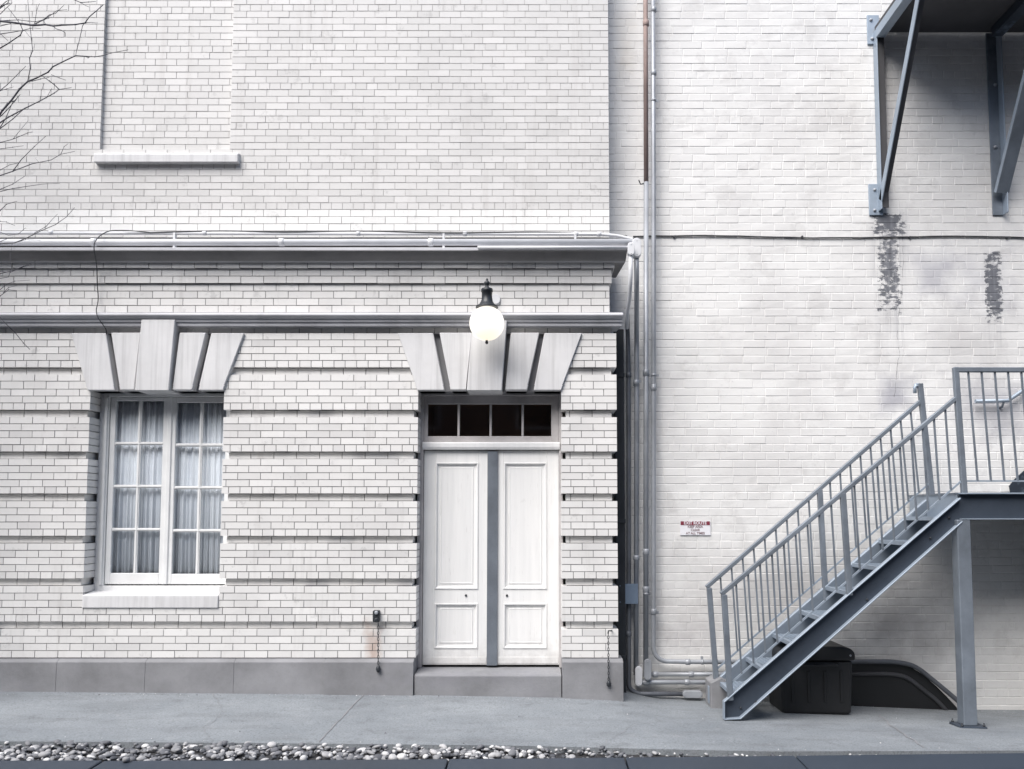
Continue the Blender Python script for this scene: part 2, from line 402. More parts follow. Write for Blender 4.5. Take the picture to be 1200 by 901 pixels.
# cracks and joints in the pavement: shallow dark grooves lying on it
m2 = MB()
def groove(pts, wd, jit=.006):
    L = []
    for (a, b) in zip(pts, pts[1:]):
        for t in range(10): L.append((a[0]+(b[0]-a[0])*t/10, a[1]+(b[1]-a[1])*t/10))
    L.append(pts[-1])
    pv = None
    for (x, y) in L:
        x += random.uniform(-jit, jit); h = wd*random.uniform(.5, 1.2)
        c = ((x-h, y, gz(x-h, y)+.004), (x+h, y, gz(x+h, y)+.004))
        if pv: m.quad([pv[0], pv[1], c[1], c[0]], 1)
        pv = c
def G2(px, py):
    x, Y = 0, 7
    for _ in range(25):
        x, z1 = W(px, py, Y); k = (z1-EYE)/Y; Y = (gz(x, Y)-EYE)/k
    return (X(px, py, Y), Y)
groove([G2(427, 813), G2(400, 841), G2(374, 869)], .006)
groove([G2(1030, 838), G2(1052, 856), G2(1085, 876)], .006, .015)
groove([G2(250, 812), G2(262, 834), G2(240, 852), G2(248, 868)], .0022, .02)
groove([G2(700, 876), G2(742, 850), G2(800, 840)], .002, .02)
for xx in (-7.6, 6.3): groove([(xx, interp(xx, near)+.01), (xx, 8.3)], .006)
struct(m.build('sidewalk', ['sidewalk', 'mortar']))
# soil under the stones, dark kerb with joints, road, far ground
def strip(name, A, Bf, dz, mat, drop=.25, top=None):
    m = MB(); xs = [-12+24*i/96 for i in range(97)]
    for x in xs:
        ya, yb = interp(x, A), (interp(x, Bf) if isinstance(Bf, list) else Bf)
        za = zn(x)+dz; m.v += [(x, ya, za), (x, yb, za), (x, yb, za-drop)]
    for i in range(96):
        k = 3*i; m.face((k, k+1, k+4, k+3)); m.face((k+1, k+2, k+5, k+4))
    return struct(m.build(name, mat))
strip('soil_bed', [(x, y+.05) for x, y in near], [(x, y-.04) for x, y in kerb], -.045, 'soil')
# kerb stones: separate lengths with open joints
kn = thing('curb', 'dark curb', 'curb', (0, 5.9, zn(0))); del kn['label']; del kn['category']; kn['kind'] = 'structure'
jx = [-12, -8.6, -6.1] + [edge([(q, 893)])[0][0] for q in (115, 524, 735, 942)] + [4.9, 7.0, 12]
for a, b in zip(jx, jx[1:]):
    m = MB(); N = 12; a += .006; b -= .006; dzz = random.uniform(-.004, .003)
    for i in range(N+1):
        x = a+(b-a)*i/N; yk = interp(x, kerb); z = zn(x)+dzz-.004; yf = yk-.42
        m.v += [(x, yk, z-.22), (x, yk, z), (x, yf, z-.012), (x, yf-.01, z-.2)]
    for i in range(N):
        k = 4*i
        for j in range(3): m.face((k+j+1, k+j, k+4+j, k+5+j))
    m.face((0, 1, 2, 3)); e = 4*N; m.face((e+3, e+2, e+1, e))
    m.build('curb_stone', 'curb', kn, bevel=.006)
m = MB(); m.quad([(-60, -40, -.36), (60, -40, -.36), (60, 5.75, -.36), (-60, 5.75, -.36)]); struct(m.build('road', 'asphalt'))
m = MB(); m.quad([(-600, -600, -.5), (600, -600, -.5), (600, 600, -.5), (-600, 600, -.5)]); struct(m.build('ground', 'groundm'))
# river stones
def pebble_shape():
    import bmesh
    bm = bmesh.new(); bmesh.ops.create_icosphere(bm, subdivisions=2, radius=1)
    v = [x.co.copy() for x in bm.verts]; f = [tuple(q.index for q in p.verts) for p in bm.faces]; bm.free(); return v, f
PV, PF = pebble_shape()
m = MB()
def pebble(x, Y, z, s, flat=.62):
    sx, sy, sz = s*random.uniform(.85, 1.45), s*random.uniform(.75, 1.1), s*flat*random.uniform(.8, 1.15)
    rot = Matrix.Rotation(random.uniform(0, 6.3), 3, 'Z') @ Matrix.Rotation(random.uniform(-.5, .5), 3, 'X') @ Matrix.Rotation(random.uniform(-.4, .4), 3, 'Y')
    k = len(m.v); ph = [random.uniform(0, 6) for _ in range(3)]
    for v in PV:
        n = 1 + .1*math.sin(2.3*v.x+ph[0]) + .09*math.sin(2.9*v.y+ph[1]) + .08*math.sin(3.1*v.z+ph[2])
        m.v.append(tuple(rot @ Vector((v.x*sx*n, v.y*sy*n, v.z*sz*n)) + Vector((x, Y, z))))
    for f in PF: m.face(tuple(k+i for i in f), 0, True)
x = -7.0
while x < 3.05:
    yn, yk = interp(x, near), interp(x, kerb); wdt = yn-yk
    dense = 1.0 if x < -.2 else max(.34, 1.0-(x+.2)*.5)
    n = int(7.6*wdt/.45*dense*2 + random.random()*1.3)
    for _ in range(n):
        t = random.random(); Y = yk+.03+(wdt-.0)*t
        s = random.choice((.008, .010, .012, .014, .017, .020, .024, .031)) * (1 if x < 0 else .75)
        pebble(x+random.uniform(-.04, .04), Y, zn(x)-.035+random.uniform(0, .028)*(1 if dense > .6 else .4), s)
    x += .05
for px, py, s in ((148, 891, .03), (535, 885, .022)):
    q = edge([(px, py)])[0]; pebble(q[0], q[1], zn(q[0])+.01, s)
gv = m.build('gravel', 'pebble'); gv['kind'] = 'stuff'; gv['label'] = 'grey and white river stones filling the strip along the curb'; gv['category'] = 'gravel'

m = MB(); rg = random.Random(11)
for k in range(900):
    x_ = rg.uniform(-6.5, 6.5)
    if k % 3: Y_ = (7.93 if x_ < .8 else 8.52)-abs(rg.gauss(0, .07))
    else: Y_ = rg.uniform(6.4, 7.9) if rg.random() < .5 else interp(x_, near)+abs(rg.gauss(0, .08))
    s_ = rg.uniform(.0025, .007)*(1.8 if rg.random() < .06 else 1); a_ = rg.uniform(0, 6.3); z_ = gz(x_, Y_)
    pts = [(x_+s_*math.cos(a_+t*1.57)*rg.uniform(.6, 1.3), Y_+s_*math.sin(a_+t*1.57)*rg.uniform(.6, 1.3)) for t in range(4)]
    q = len(m.v); m.v += [(px, py, gz(px, py)-.002) for px, py in pts] + [(x_, Y_, z_+s_*.8)]
    for t in range(4): m.face((q+t, q+(t+1) % 4, q+4))
gt = m.build('grit', 'pebble'); gt['kind'] = 'stuff'; gt['label'] = 'loose grit and crumbs scattered along the wall foot and pavement'; gt['category'] = 'grit'

# ------------------------------------------------------------------ left brick building
LY = 8.0
zg = Z(431, LY); c = (zg - Z(728, LY))/36                       # groove top and course height
BL = 0.2155                                                     # brick length with joint
JT = .0066
XR = X(723.5, 600, LY)                                          # right corner of the lower wall
XL = -9.0
wx0, wx1 = X(101.5, 580, LY), X(259.5, 580, LY)                 # window opening
dx0, dx1 = X(488.5, 620, LY), X(658, 620, LY)                   # door opening
zlin = Z(457, LY); zsill0, zsill1 = Z(711.5, LY), Z(696, LY)
zpl = Z(771, LY); zstep = Z(781, LY+.25)
REV = .24
zt = zg + 6*c                                                   # underside of the string course region
bld = thing('brick_building', 'white glazed brick building with stone arches, cornice, window and double door', 'building', (-2.6, LY, zb(-2.6)))

def course(mb, Yf, z0, h, xa, xb, phase, L=BL, dep=.03, dl=None, dr=None, mi=0, jit=.0012, jt=JT, cham=0):
    """one course of bricks from xa to xb; dl / dr: how deep the end bricks go (they show on a reveal)"""
    ed = [xa]; k = math.floor((xa-phase)/L)+1
    while phase+k*L < xb:
        q = phase+k*L+random.uniform(-.0022, .0022)
        if q-xa > .035 and xb-q > .035: ed.append(q)
        k += 1
    ed.append(xb)
    for a, b in zip(ed, ed[1:]):
        ya = Yf + random.uniform(-jit, jit); d = dep
        if dl and a == xa: d = dl
        if dr and b == xb: d = max(d, dr)
        a2, b2 = a+(0 if a == xa else jt/2), b-(0 if b == xb else jt/2)
        e = random.uniform(-.0008, .0008)
        if not cham: mb.box(a2, b2, ya, Yf+d, z0+jt/2+e, z0+h-jt/2+e, mi)
        else:
            q = len(mb.v); zz0, zz1 = z0+jt/2+e, z0+h-jt/2+e; r = cham
            tl = [random.uniform(-jit, jit) for _ in range(4)]
            fr = [(a2+r, zz0+r), (b2-r, zz0+r), (b2-r, zz1-r), (a2+r, zz1-r)]
            mb.v += [(x, ya+t, z) for (x, z), t in zip(fr, tl)]
            mb.v += [(x, ya+r*.75, z) for x, z in ((a2, zz0), (b2, zz0), (b2, zz1), (a2, zz1))]
            mb.v += [(x, Yf+d, z) for x, z in ((a2, zz0), (b2, zz0), (b2, zz1), (a2, zz1))]
            mb.face((q, q+1, q+2, q+3), mi)
            for o in (0, 4):
                for j in range(4):
                    n = (j+1) % 4; mb.face((q+o+n, q+o+j, q+o+4+j, q+o+4+n), mi)

def trap(z, top, bot, ztop, zbot):
    """x-range of a flat arch at height z"""
    t = (z-zbot)/(ztop-zbot); return bot[0]+(top[0]-bot[0])*t, bot[1]+(top[1]-bot[1])*t
zat = Z(391.5, LY)
WA = ((X(83, 392, LY), X(286, 392, LY)), (wx0, wx1))
DA = ((X(466, 392, LY), X(682, 392, LY)), (dx0, dx1))
def gaps(z):
    """openings in the lower wall at height z"""
    g = []
    for arch, o, zlo in ((WA, (wx0, wx1), zsill0), (DA, (dx0, dx1), -1)):
        if zlin <= z < zat:
            a, b = trap(z, *arch, zat, zlin); g.append((a+.035, b-.035, False))
        elif zlo < z < zlin: g.append((o[0], o[1], True))
    return g
GR = .045
wall = MB()
def spans(z, inset=0):
    out = []; x = XL; deep = False
    for a, b, rv in gaps(z):
        out.append((x+(inset if deep else 0), a-(inset if rv else 0), deep, rv)); x = b; deep = rv
    out.append((x+(inset if deep else 0), XR-inset, deep, True)); return out
rows = []
for k in range(-1, 6):                                          # band k hangs below groove k
    z1 = zg - k*6*c                                             # top of the recessed course
    rows.append((z1-c, True, 0))
    for i in range(1, 6): rows.append((z1-c-i*c, False, i))
z1 = zg-36*c; rows.append((z1-c, True, 0))
for i in range(1, 5): rows.append((z1-c-i*c, False, i if i < 5 else 1))
for n, (z0, rec, i) in enumerate(rows):
    if z0 > zt: continue
    head = (i == 5)
    L = BL/2 if head else BL
    ph = (0 if (i % 2) else BL/2) + (.03 if head else 0) + random.uniform(-.006, .006)
    zz0 = max(z0, zpl) if z0 < zpl+.01 else z0
    for a, b, dl, dr in spans(z0+c/2, GR if rec else 0):
        course(wall, LY+(GR if rec else 0), zz0, z0+c-zz0, a, b, ph, L, .06, REV if dl else None, REV+.1 if dr else None)
# masonry behind the bricks (mortar): solid, a little behind every exposed face
by = LY+GR+.011; jf = LY+.007
def core(x0, x1, z0, z1, l, r): 
    wall.box(x0+(GR+.01 if l else 0), x1-(GR+.01 if r else 0), by, LY+.5, z0, z1, 1)
zc1 = Z(292, LY)
core(XL, wx0, zpl-.02, zlin, False, True); core(wx1, dx0, zpl-.02, zlin, True, True); core(dx1, XR, zpl-.02, zlin, True, True)
core(wx0-GR-.01, wx1+GR+.01, zpl-.02, zsill0, False, False)
wall.box(XL, XR-GR-.01, by, LY+.5, zlin, zc1, 1)
# mortar faces of the proud bands, set back in the joints
z1 = zg
for k in range(-1, 7):
    zt1 = zg-k*6*c-c; zb1 = zt1-5*c if k < 6 else zpl
    za = (zt1+zb1)/2
    for zlo, zhi in ((zb1, zt1),):
        edges = sorted({zlo, zhi, *[q for q in (zlin, zat, zsill0) if zlo < q < zhi]})
        for p, q in zip(edges, edges[1:]):
            for a, b, dl, dr in spans((p+q)/2): wall.box(a+(.007 if dl else 0), b-(.007 if dr else 0), jf, by+.002, p+.004, q-.004, 1)
wall.build('ground_floor_wall', ['brick', 'mortar'], bld)

# frieze between string course and cornice: corbelled courses
fr = MB(); zs1 = Z(367, LY); zc0 = Z(308.5, LY); h = (zc0-zs1)/7
for i in range(7):
    pr = (.010, .010, .010, .010, .035, .035, .062)[i]
    xr = X(714, 340, LY) + (0, 0, 0, 0, .02, .02, .045)[i]
    z0 = zs1+i*h
    course(fr, LY-pr, z0, h, XL, xr, (BL/2 if i % 2 else 0)+random.uniform(-.02, .02), BL, .09, None, .4)
    fr.box(XL, xr-.007, LY-pr+.006, LY+.4, z0+.003, z0+h-(.012 if i in (3, 5, 6) else .003), 1)
fr.build('frieze_wall', ['brick', 'mortar'], bld)

# string course
sz0, sz1 = Z(383, LY-.03), Z(366, LY-.10)
def sprof(y0): 
    hh = sz1-sz0; p = [(LY+.2, sz1+.004), (y0-.075, sz1)]
    for t in range(1, 9):
        a = math.pi*t/8*.5 + 0; p.append((y0-.075-.03*math.sin(math.pi*t/8), sz1-hh*.45*t/8))
    p += [(y0-.06, sz1-hh*.47), (y0-.06, sz1-hh*.68), (y0-.042, sz1-hh*.72), (y0-.042, sz0+.004), (y0-.02, sz0), (LY+.2, sz0)]
    return p
MB().profile(sprof(LY), XL, X(724.5, 380, LY), dr=.12).build('string_course', 'moulding', bld)

# main cornice: painted top edge, hollow darkened for shade, small bed moulding, and the ledge behind it
cz1, cz0 = Z(290.2, LY-.2), Z(308.5, LY-.06)
cp = [(LY+.45, cz1+.03), (LY-.19, cz1), (LY-.202, cz1-.008), (LY-.202, cz1-.03), (LY-.18, cz1-.034)]
for t in range(1, 8):
    a = t/7; cp.append((LY-.18+.10*a, cz1-.034-.07*math.sin(a*math.pi/2)))
cp += [(LY-.08, cz0+.033), (LY-.098, cz0+.03), (LY-.098, cz0+.005), (LY-.07, cz0), (LY+.45, cz0)]
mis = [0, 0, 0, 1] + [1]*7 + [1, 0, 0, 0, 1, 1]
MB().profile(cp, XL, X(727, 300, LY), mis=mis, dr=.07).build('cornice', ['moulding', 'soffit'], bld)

# upper wall, set back, with a blind window
UY = 8.25
uz0 = cz1-.02
ux1 = X(713.3, 140, UY); bx0, bx1 = X(120, 90, UY), X(271.5, 90, UY)
cu = Z(100, UY)-Z(107.72, UY); BU = .2155
up = MB(); zw1 = Z(246, UY); n = 0; z = uz0
bsz = Z(177, UY)
cw = (zw1-Z(271, UY))/3
z = zw1-3*cw-cu
for i in range(4):
    course(up, UY, z, cu if i == 0 else cw, XL, ux1, (BU/2 if i % 2 else .02), BU, .03, None, .3, 1 if i else 0)
    up.box(XL, ux1-.006, UY+.006, UY+.4, z, z+(cu if i == 0 else cw), 2); z += cu if i == 0 else cw
i = 0
while z < 8.3:
    head = (i % 6 == 0); L = BU/2 if head else BU; ph = (BU/2 if i % 2 else 0)+random.uniform(-.006, .006)+(.03 if head else 0)
    if z+cu/2 > bsz:
        course(up, UY, z, cu, XL, bx0, ph, L, .03, None, .2, jt=.0062)
        course(up, UY, z, cu, bx1, ux1, ph, L, .03, .2, .3, jt=.0062)
        course(up, UY+.042, z, cu, bx0-.01, bx1+.01, ph+.05, L, .03, jt=.0062)
        up.box(XL, bx0-.005, UY+.0045, UY+.4, z, z+cu, 2); up.box(bx1+.005, ux1-.006, UY+.0045, UY+.4, z, z+cu, 2); up.box(bx0-.005, bx1+.005, UY+.0465, UY+.4, z, z+cu, 2)
    else:
        course(up, UY, z, cu, XL, ux1, ph, L, .03, None, .3, jt=.0062); up.box(XL, ux1-.006, UY+.0045, UY+.4, z, z+cu, 2)
    z += cu; i += 1
up.build('upper_wall', ['brick_up', 'brick_white', 'mortar_up'], bld)
a, b = X(107.5, 184, UY-.09), X(277.5, 184, UY-.09); s0, s1 = Z(189, UY-.09), Z(178.5, UY-.09)
MB().profile([(UY+.03, s1+.035), (UY-.05, s1+.005), (UY-.06, s1-.008), (UY-.06, s0), (UY-.045, s0+.004), (UY+.03, s0+.004)], a, b).build('window_sill', 'stone', bld, bevel=.006)

# plinth in blocks, door step
def plinth_block(x0, x1, py_front, zbot, ztop=zpl):
    m = MB(); e = Z(775.5, LY-py_front)
    m.profile([(LY+.2, ztop), (LY-.01, ztop), (LY-py_front, e), (LY-py_front-.012, zbot-.1), (LY+.2, zbot-.1)], x0, x1)
    return m.build('plinth', 'conc', bld, bevel=.0025, seg=1)
pxs = [-9.0, -6.4] + [X(q, 790, LY-.05) for q in (66, 170, 274, 380)] + [X(484.5, 790, LY-.06)]
for a, b in zip(pxs, pxs[1:]):
    plinth_block(a+.0005, b-.0005, .05 if b < pxs[-1] else .065, zb(b)-.1)
plinth_block(X(659, 790, LY-.06), X(730.5, 795, LY-.06), .065, zb(.8)-.25)
zs = Z(790, LY-.05)
MB().profile([(LY+.5, zstep+.004), (LY+.25, zstep), (LY-.04, zs+.006), (LY-.055, zs-.012), (LY-.05, zb(0)-.1), (LY+.5, zb(0)-.1)],
             X(485.5, 800, LY-.05), X(658, 800, LY-.05)).build('doorstep', 'conc', bld, bevel=.006, seg=2)

# flat arches
def arch(A, pts_top, pts_bot, key_top):
    """pts: picture x of the edges of the voussoirs along top and bottom"""
    g = MB(); zA, zB = zat, zlin
    g.prism([(A[0][0]+.06, zA-.01), (A[0][1]-.06, zA-.01), (A[1][1]-.02, zB+.012), (A[1][0]+.02, zB+.012)], LY+.08, LY+.3)
    ar = g.build('flat_arch', 'stone', bld)
    for n, ((t0, t1), (b0, b1)) in enumerate(zip(pts_top, pts_bot)):
        key = n == 2; yf = LY-(.085 if key else (.028 if n in (0, 4) else .045))
        zt_ = Z(key_top, yf) if key else zA
        zb_ = zB-(.012 if key else 0)
        f = lambda px, py: X(px, py, yf)
        m = MB().prism([(f(t0, 392), zt_), (f(t1, 392), zt_), (f(b1, 457), zb_), (f(b0, 457), zb_)], yf, LY+.25)
        m.build('keystone' if key else 'voussoir', 'stone', ar, bevel=.005)
arch(WA, ((83, 124), (130, 164.5), (165, 204.5), (210.5, 241), (247.5, 286)), ((102, 134), (140.5, 157), (158, 197.5), (202, 225), (232.5, 261)), 375)
arch(DA, ((466, 507.5), (515, 553), (554, 594), (598.5, 632), (638, 682)), ((489, 520.5), (528, 546), (547, 588), (592, 617.5), (625.5, 657.5)), 376)

# window: frame, two casements with muntins, panes, sill
WY = LY+.19
f0, f1 = X(117, 600, WY), wx1+.04
ft, fb = zlin+.03, Z(694.5, WY)
m = MB(); fw = .055
m.box(f0, f0+fw, WY, WY+.08, fb, ft); m.box(f1-fw, f1, WY, WY+.08, fb, ft)
m.box(f0+fw, f1-fw, WY, WY+.08, ft-.06, ft); m.box(f0+fw, f1-fw, WY, WY+.08, fb, fb+.07)
m.box(f0+.02, f0+fw-.01, WY-.02, WY-.001, fb+.08, ft-.07); m.box(f0-.045, f0-.001, WY+.015, WY+.08, fb, ft)
win = m.build('window', 'window_paint', bld, bevel=.004)
m = MB(); sY = LY-.012
m.profile([(LY+.27, zsill1+.03), (LY+.0, zsill1-.002), (sY, zsill1-.01), (sY-.004, zsill0), (LY+.27, zsill0)], wx0+.002, wx1-.002)
m.build('sill', 'stone', win, bevel=.004)
SY = WY+.018
xm = X(196, 600, SY)
def casement(x0, x1, pl, pr, rows_, vm):
    """x of the sash; pl..pr glass range; rows: picture y of glass edges; vm: muntin x"""
    m = MB(); zt_, zb_ = ft-.065, Z(684, SY)
    g0, g1 = X(pl, 600, SY), X(pr, 600, SY); r0, r1 = Z(rows_[0], SY), Z(rows_[1], SY)
    m.box(x0, g0, SY, SY+.045, zb_, zt_); m.box(g1, x1, SY, SY+.045, zb_, zt_)
    m.box(g0, g1, SY, SY+.045, r0, zt_); m.box(g0, g1, SY, SY+.045, zb_, r1)
    s = m.build('casement', 'window_paint', win, bevel=.004)
    mu = MB(); v = X(vm, 600, SY); t = .0155
    hs = [r1+(r0-r1)*k/4 for k in (1, 2, 3)]
    mu.box(v-t, v+t, SY+.008, SY+.035, r1, r0)
    for zz in hs: mu.box(g0, v-t, SY+.009, SY+.034, zz-t, zz+t); mu.box(v+t, g1, SY+.009, SY+.034, zz-t, zz+t)
    mu.box(v-.006, v+.006, SY, SY+.008, r1+.004, r0-.004)
    for zz in hs: mu.box(g0+.004, g1-.004, SY+.001, SY+.009, zz-.006, zz+.006)
    mu.build('muntin', 'window_paint', win)
    MB().box(g0-.01, g1+.01, SY+.02, SY+.024, r1-.01, r0+.01).build('pane', 'glass', win)
casement(f0+fw+.004, xm-.012, 131.5, 188, (469, 671), 160)
casement(xm+.012, f1-fw+.02, 203, 262, (471, 672), 232.5)
MB().box(xm-.022, xm+.022, SY-.014, SY+.03, Z(684, SY), ft-.065).build('meeting_bar', 'window_paint', win, bevel=.006)
# room behind the window and the hall behind the transom (dark, closed)
m = MB()
def room(m, x0, x1, y0, y1, z0, z1):
    for q in (((x0,y1,z0),(x1,y1,z0),(x1,y1,z1),(x0,y1,z1)), ((x0,y0,z0),(x0,y1,z0),(x0,y1,z1),(x0,y0,z1)), ((x1,y1,z0),(x1,y0,z0),(x1,y0,z1),(x1,y1,z1)),
              ((x0,y0,z1),(x0,y1,z1),(x1,y1,z1),(x1,y0,z1)), ((x0,y1,z0),(x0,y0,z0),(x1,y0,z0),(x1,y1,z0))): m.quad(q)
room(m, wx0-.3, wx1+.3, LY+.31, LY+3, zsill0-.2, zlin+.2)
m.build('room_wall', 'room', bld)
# doors
DY = LY+.20
fx0, fx1 = X(491, 620, DY), dx1+.02
zt0, zt1 = Z(517.5, DY), Z(459, DY)
m = MB()
m.box(fx0-.02, X(495.5, 600, DY), DY, DY+.12, zstep, zlin+.02); m.box(X(655, 600, DY), fx1, DY, DY+.12, zstep, zlin+.02)
xa, xb = X(495.5, 600, DY), X(655, 600, DY)
m.box(xa, xb, DY, DY+.12, Z(463, DY), zlin+.02)
dfr = m.build('door_frame', 'frame_paint', bld, bevel=.004)
m = MB(); ga, gb = X(501.5, 490, DY+.02), X(646, 490, DY+.02); g0, g1 = Z(510.5, DY+.02), Z(473, DY+.02)
m.rings(xa, xb, zt0, Z(463, DY), [(0, DY+.005), (.012, DY+.02), (.02, DY+.02), (.026, DY+.03)][:2], 0) if False else None
m.box(xa, ga, DY+.015, DY+.06, zt0, Z(463, DY)); m.box(gb, xb, DY+.015, DY+.06, zt0, Z(463, DY))
m.box(ga, gb, DY+.015, DY+.06, g1, Z(463, DY)); m.box(ga, gb, DY+.015, DY+.06, zt0, g0)
for px in (537.5, 575, 612.5):
    q = X(px, 490, DY+.02); m.box(q-.011, q+.011, DY+.02, DY+.055, g0, g1)
m.build('transom_sash', 'frame_paint', dfr, bevel=.004)
MB().box(ga-.01, gb+.01, DY+.04, DY+.044, g0-.01, g1+.01).build('transom_pane', 'glass_dark', dfr)
m = MB(); room(m, fx0, fx1, DY+.13, DY+1.1, zt0-.25, zlin+.15); m.build('hall_wall', 'room_brown', dfr)
zb0 = Z(527, DY)
MB().profile([(DY+.1, zt0), (DY-.012, zt0), (DY-.02, zt0-.01), (DY-.02, zb0+.03), (DY-.01, zb0+.005), (DY+.1, zb0+.005)], xa-.01, xb+.01).build('transom_bar', 'white_trim', dfr, bevel=.003)
LFY = DY+.03
zd0 = Z(778.5, LFY)
def leaf(px0, px1, pa, pb, hinge_px):
    x0, x1 = X(px0, 650, LFY), X(px1, 650, LFY); a, b = X(pa, 650, LFY), X(pb, 650, LFY)
    u0, u1, l0, l1 = Z(690, LFY), Z(541, LFY), Z(759.5, LFY), Z(706, LFY); t = zb0-.002
    m = MB(); y1 = LFY+.045
    m.box(x0, a, LFY, y1, zd0, t); m.box(b, x1, LFY, y1, zd0, t)
    m.box(a, b, LFY, y1, u1, t); m.box(a, b, LFY, y1, l1, u0); m.box(a, b, LFY, y1, zd0, l0)
    d = m.build('door', 'door', bld, bevel=.003)
    for z0, z1 in ((u0, u1), (l0, l1)):
        MB().rings(a-.001, b+.001, z0-.001, z1+.001, [(0, LFY+.001), (.004, LFY-.007), (.014, LFY-.008), (.022, LFY+.006), (.028, LFY+.016), (.050, LFY+.017), (.054, LFY+.011), (.060, LFY+.010), (.066, LFY+.012)]).build('panel', 'door', d)
    kick = MB().box(x0+.01, x1-.01, LFY-.004, LFY-.0005, zd0+.012, zd0+.075); kick.build('weather_board', 'door', d, bevel=.002)
    for zz in (Z(545, LFY), Z(648, LFY), Z(748, LFY)):
        hb = MB(); hx = X(hinge_px, 650, LFY)
        for k in range(5): hb.lathe((hx, LFY-.008, zz-.06+k*.025), [(.009, 0), (.010, .003), (.010, .02), (.009, .023)], 8)
        hb.build('hinge', 'frame_paint', d)
    kx = b+.02 if pa < 570 else a-.02
    MB().lathe((X(546 if pa < 570 else 594, 697, LFY), LFY-.012, Z(697, LFY)), [(.004, 0), (.011, .003), (.011, .012)], 10, axis='y').build('lock', 'iron', d)
    return d
d1 = leaf(496, 571.5, 509.5, 560.5, 494.5); d2 = leaf(582.5, 655, 590, 641, 656)
m = MB(); s0_, s1_ = X(570.8, 650, LFY-.02), X(583, 650, LFY-.02)
m.box(s0_, s1_, LFY-.022, LFY-.004, zd0-.002, zb0-.006)
for k in range(14): m.lathe(((s0_+s1_)/2+random.uniform(-.004, .004), LFY-.025, zd0+.1+k*.14), [(.002, 0), (.006, .002), (.006, .004)], 8, axis='y')
m.build('cover_strip', 'strip_metal', bld, bevel=.002)
# plain mass of the building behind the facade
m = MB(); m.box(XL, ux1-.05, UY+.41, UY+6, 3.4, 9.5); m.box(XL, XR-.08, LY+3.1, UY+6, -.3, 3.4); m.build('rear_wall', 'rooff', bld)

# ------------------------------------------------------------------ painted brick building on the right
pb = thing('painted_building', 'tall plain building wall of white painted brick with two peeling patches', 'building', (3.5, RW, zb(3.5)))
wl = MB(); cr = (Z(285, RW)-Z(657, RW))/40.0; LB_ = .232
z = -.5; i = 0; PX0, PX1 = XR-.6, 8.5
while z < 8.3:
    t = i % 6
    L = LB_/2 if t == 5 and random.random() < .6 else LB_
    ph = random.uniform(0, LB_) if t in (2, 5) else (LB_/2 if i % 2 else 0)
    course(wl, RW, z, cr, PX0, PX1, ph+random.uniform(-.015, .015), L, .03, jit=.0013, jt=.0042, cham=.0040)
    wl.box(PX0, PX1, RW+.0030, RW+.5, z, z+cr); z += cr; i += 1
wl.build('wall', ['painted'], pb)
ck = MB()
def crack(pts, r=.0022):
    L = []
    for (a, b) in zip(pts, pts[1:]):
        for t in range(5): L.append((a[0]+(b[0]-a[0])*t/5+random.uniform(-1, 1), a[1]+(b[1]-a[1])*t/5))
    ck.tube([P(x, y, RW+.0005) for x, y in L], [r*random.uniform(.6, 1.3) for _ in L], 5)
crack([(1056, 270), (1059, 300), (1057, 345), (1053, 372), (1052, 395), (1054, 418), (1050, 440), (1048, 470)])
ck.build('crack', 'mortar', pb)
m = MB(); m.box(ux1-.04, 8.5, RW+.51, RW+6, -.4, 9.5); m.build('rear_wall', 'rooff', pb)

# ------------------------------------------------------------------ the building across the street, behind the viewpoint
ob = thing('street_building', 'long dark brick building across the street, facing the white walls', 'building', (0, -8.5, -.36))
m = MB(); m.box(-34, 34, -16, -8.5, -.5, 12.8); m.build('wall', 'far_brick', ob)
for fz in (1.0, 4.3, 7.3, 10.5):
    for k in range(-9, 10):
        w_ = MB().box(k*3.4-.6, k*3.4+.6, -8.49, -8.44, fz-.08, fz+1.9).build('window', 'frame_paint', ob)
        MB().box(k*3.4-.52, k*3.4+.52, -8.439, -8.43, fz, fz+1.8).build('pane', 'room', w_)

# ------------------------------------------------------------------ wall lamp
gy = LY-.36; gx, gzc = W(570.5, 379.5, gy); gr = 20.6*gy/F
lamp = thing('wall_lamp', 'lit white globe lamp with black finial cap above the double door', 'lamp', (gx, LY, gzc))
MB().lathe((gx, gy, gzc), [(gr*math.sin(math.pi*t/24)+.0005, -gr*math.cos(math.pi*t/24)) for t in range(25)], 40).build('globe', 'globe', lamp)
k = gy/F; zt_ = Z(359.5, gy)
prof = [(13.4, 0), (13.2, 1.2), (11.2, 2.6), (9.2, 4.2), (7.4, 6.8), (6.6, 9.5), (6.2, 12), (6.2, 18.5), (7.0, 19), (7.0, 22), (6.3, 23), (3.6, 24), (2.4, 25), (2.0, 26.5), (2.8, 27.6), (3.5, 29.4), (3.2, 31), (2.0, 32), (1.2, 33), (1.5, 34), (.8, 35.2), (.2, 35.6)]
MB().lathe((gx, gy, zt_-.012), [(r*k, h*k) for r, h in prof], 28).build('lamp_cap', 'iron', lamp)
MB().lathe((gx, gy, gzc-gr-3.6*k), [(.3*k, -.8*k), (1.7*k, 0), (1.9*k, 1.6*k), (1.2*k, 3.2*k), (2.6*k, 4.4*k)], 14).build('bottom_finial', 'iron', lamp)
za = Z(351, LY-.2)
m = MB(); m.tube([(gx+.015, LY+.02, za), (gx+.015, LY-.15, za+.02), (gx, gy, za+.02)], .024, 12); m.build('arm', 'iron', lamp)
MB().lathe((gx+.06, LY-.035, Z(352, LY)), [(.045, 0), (.05, .008), (.05, .06)], 20, axis='y').build('wall_plate', 'pipe_white', lamp)

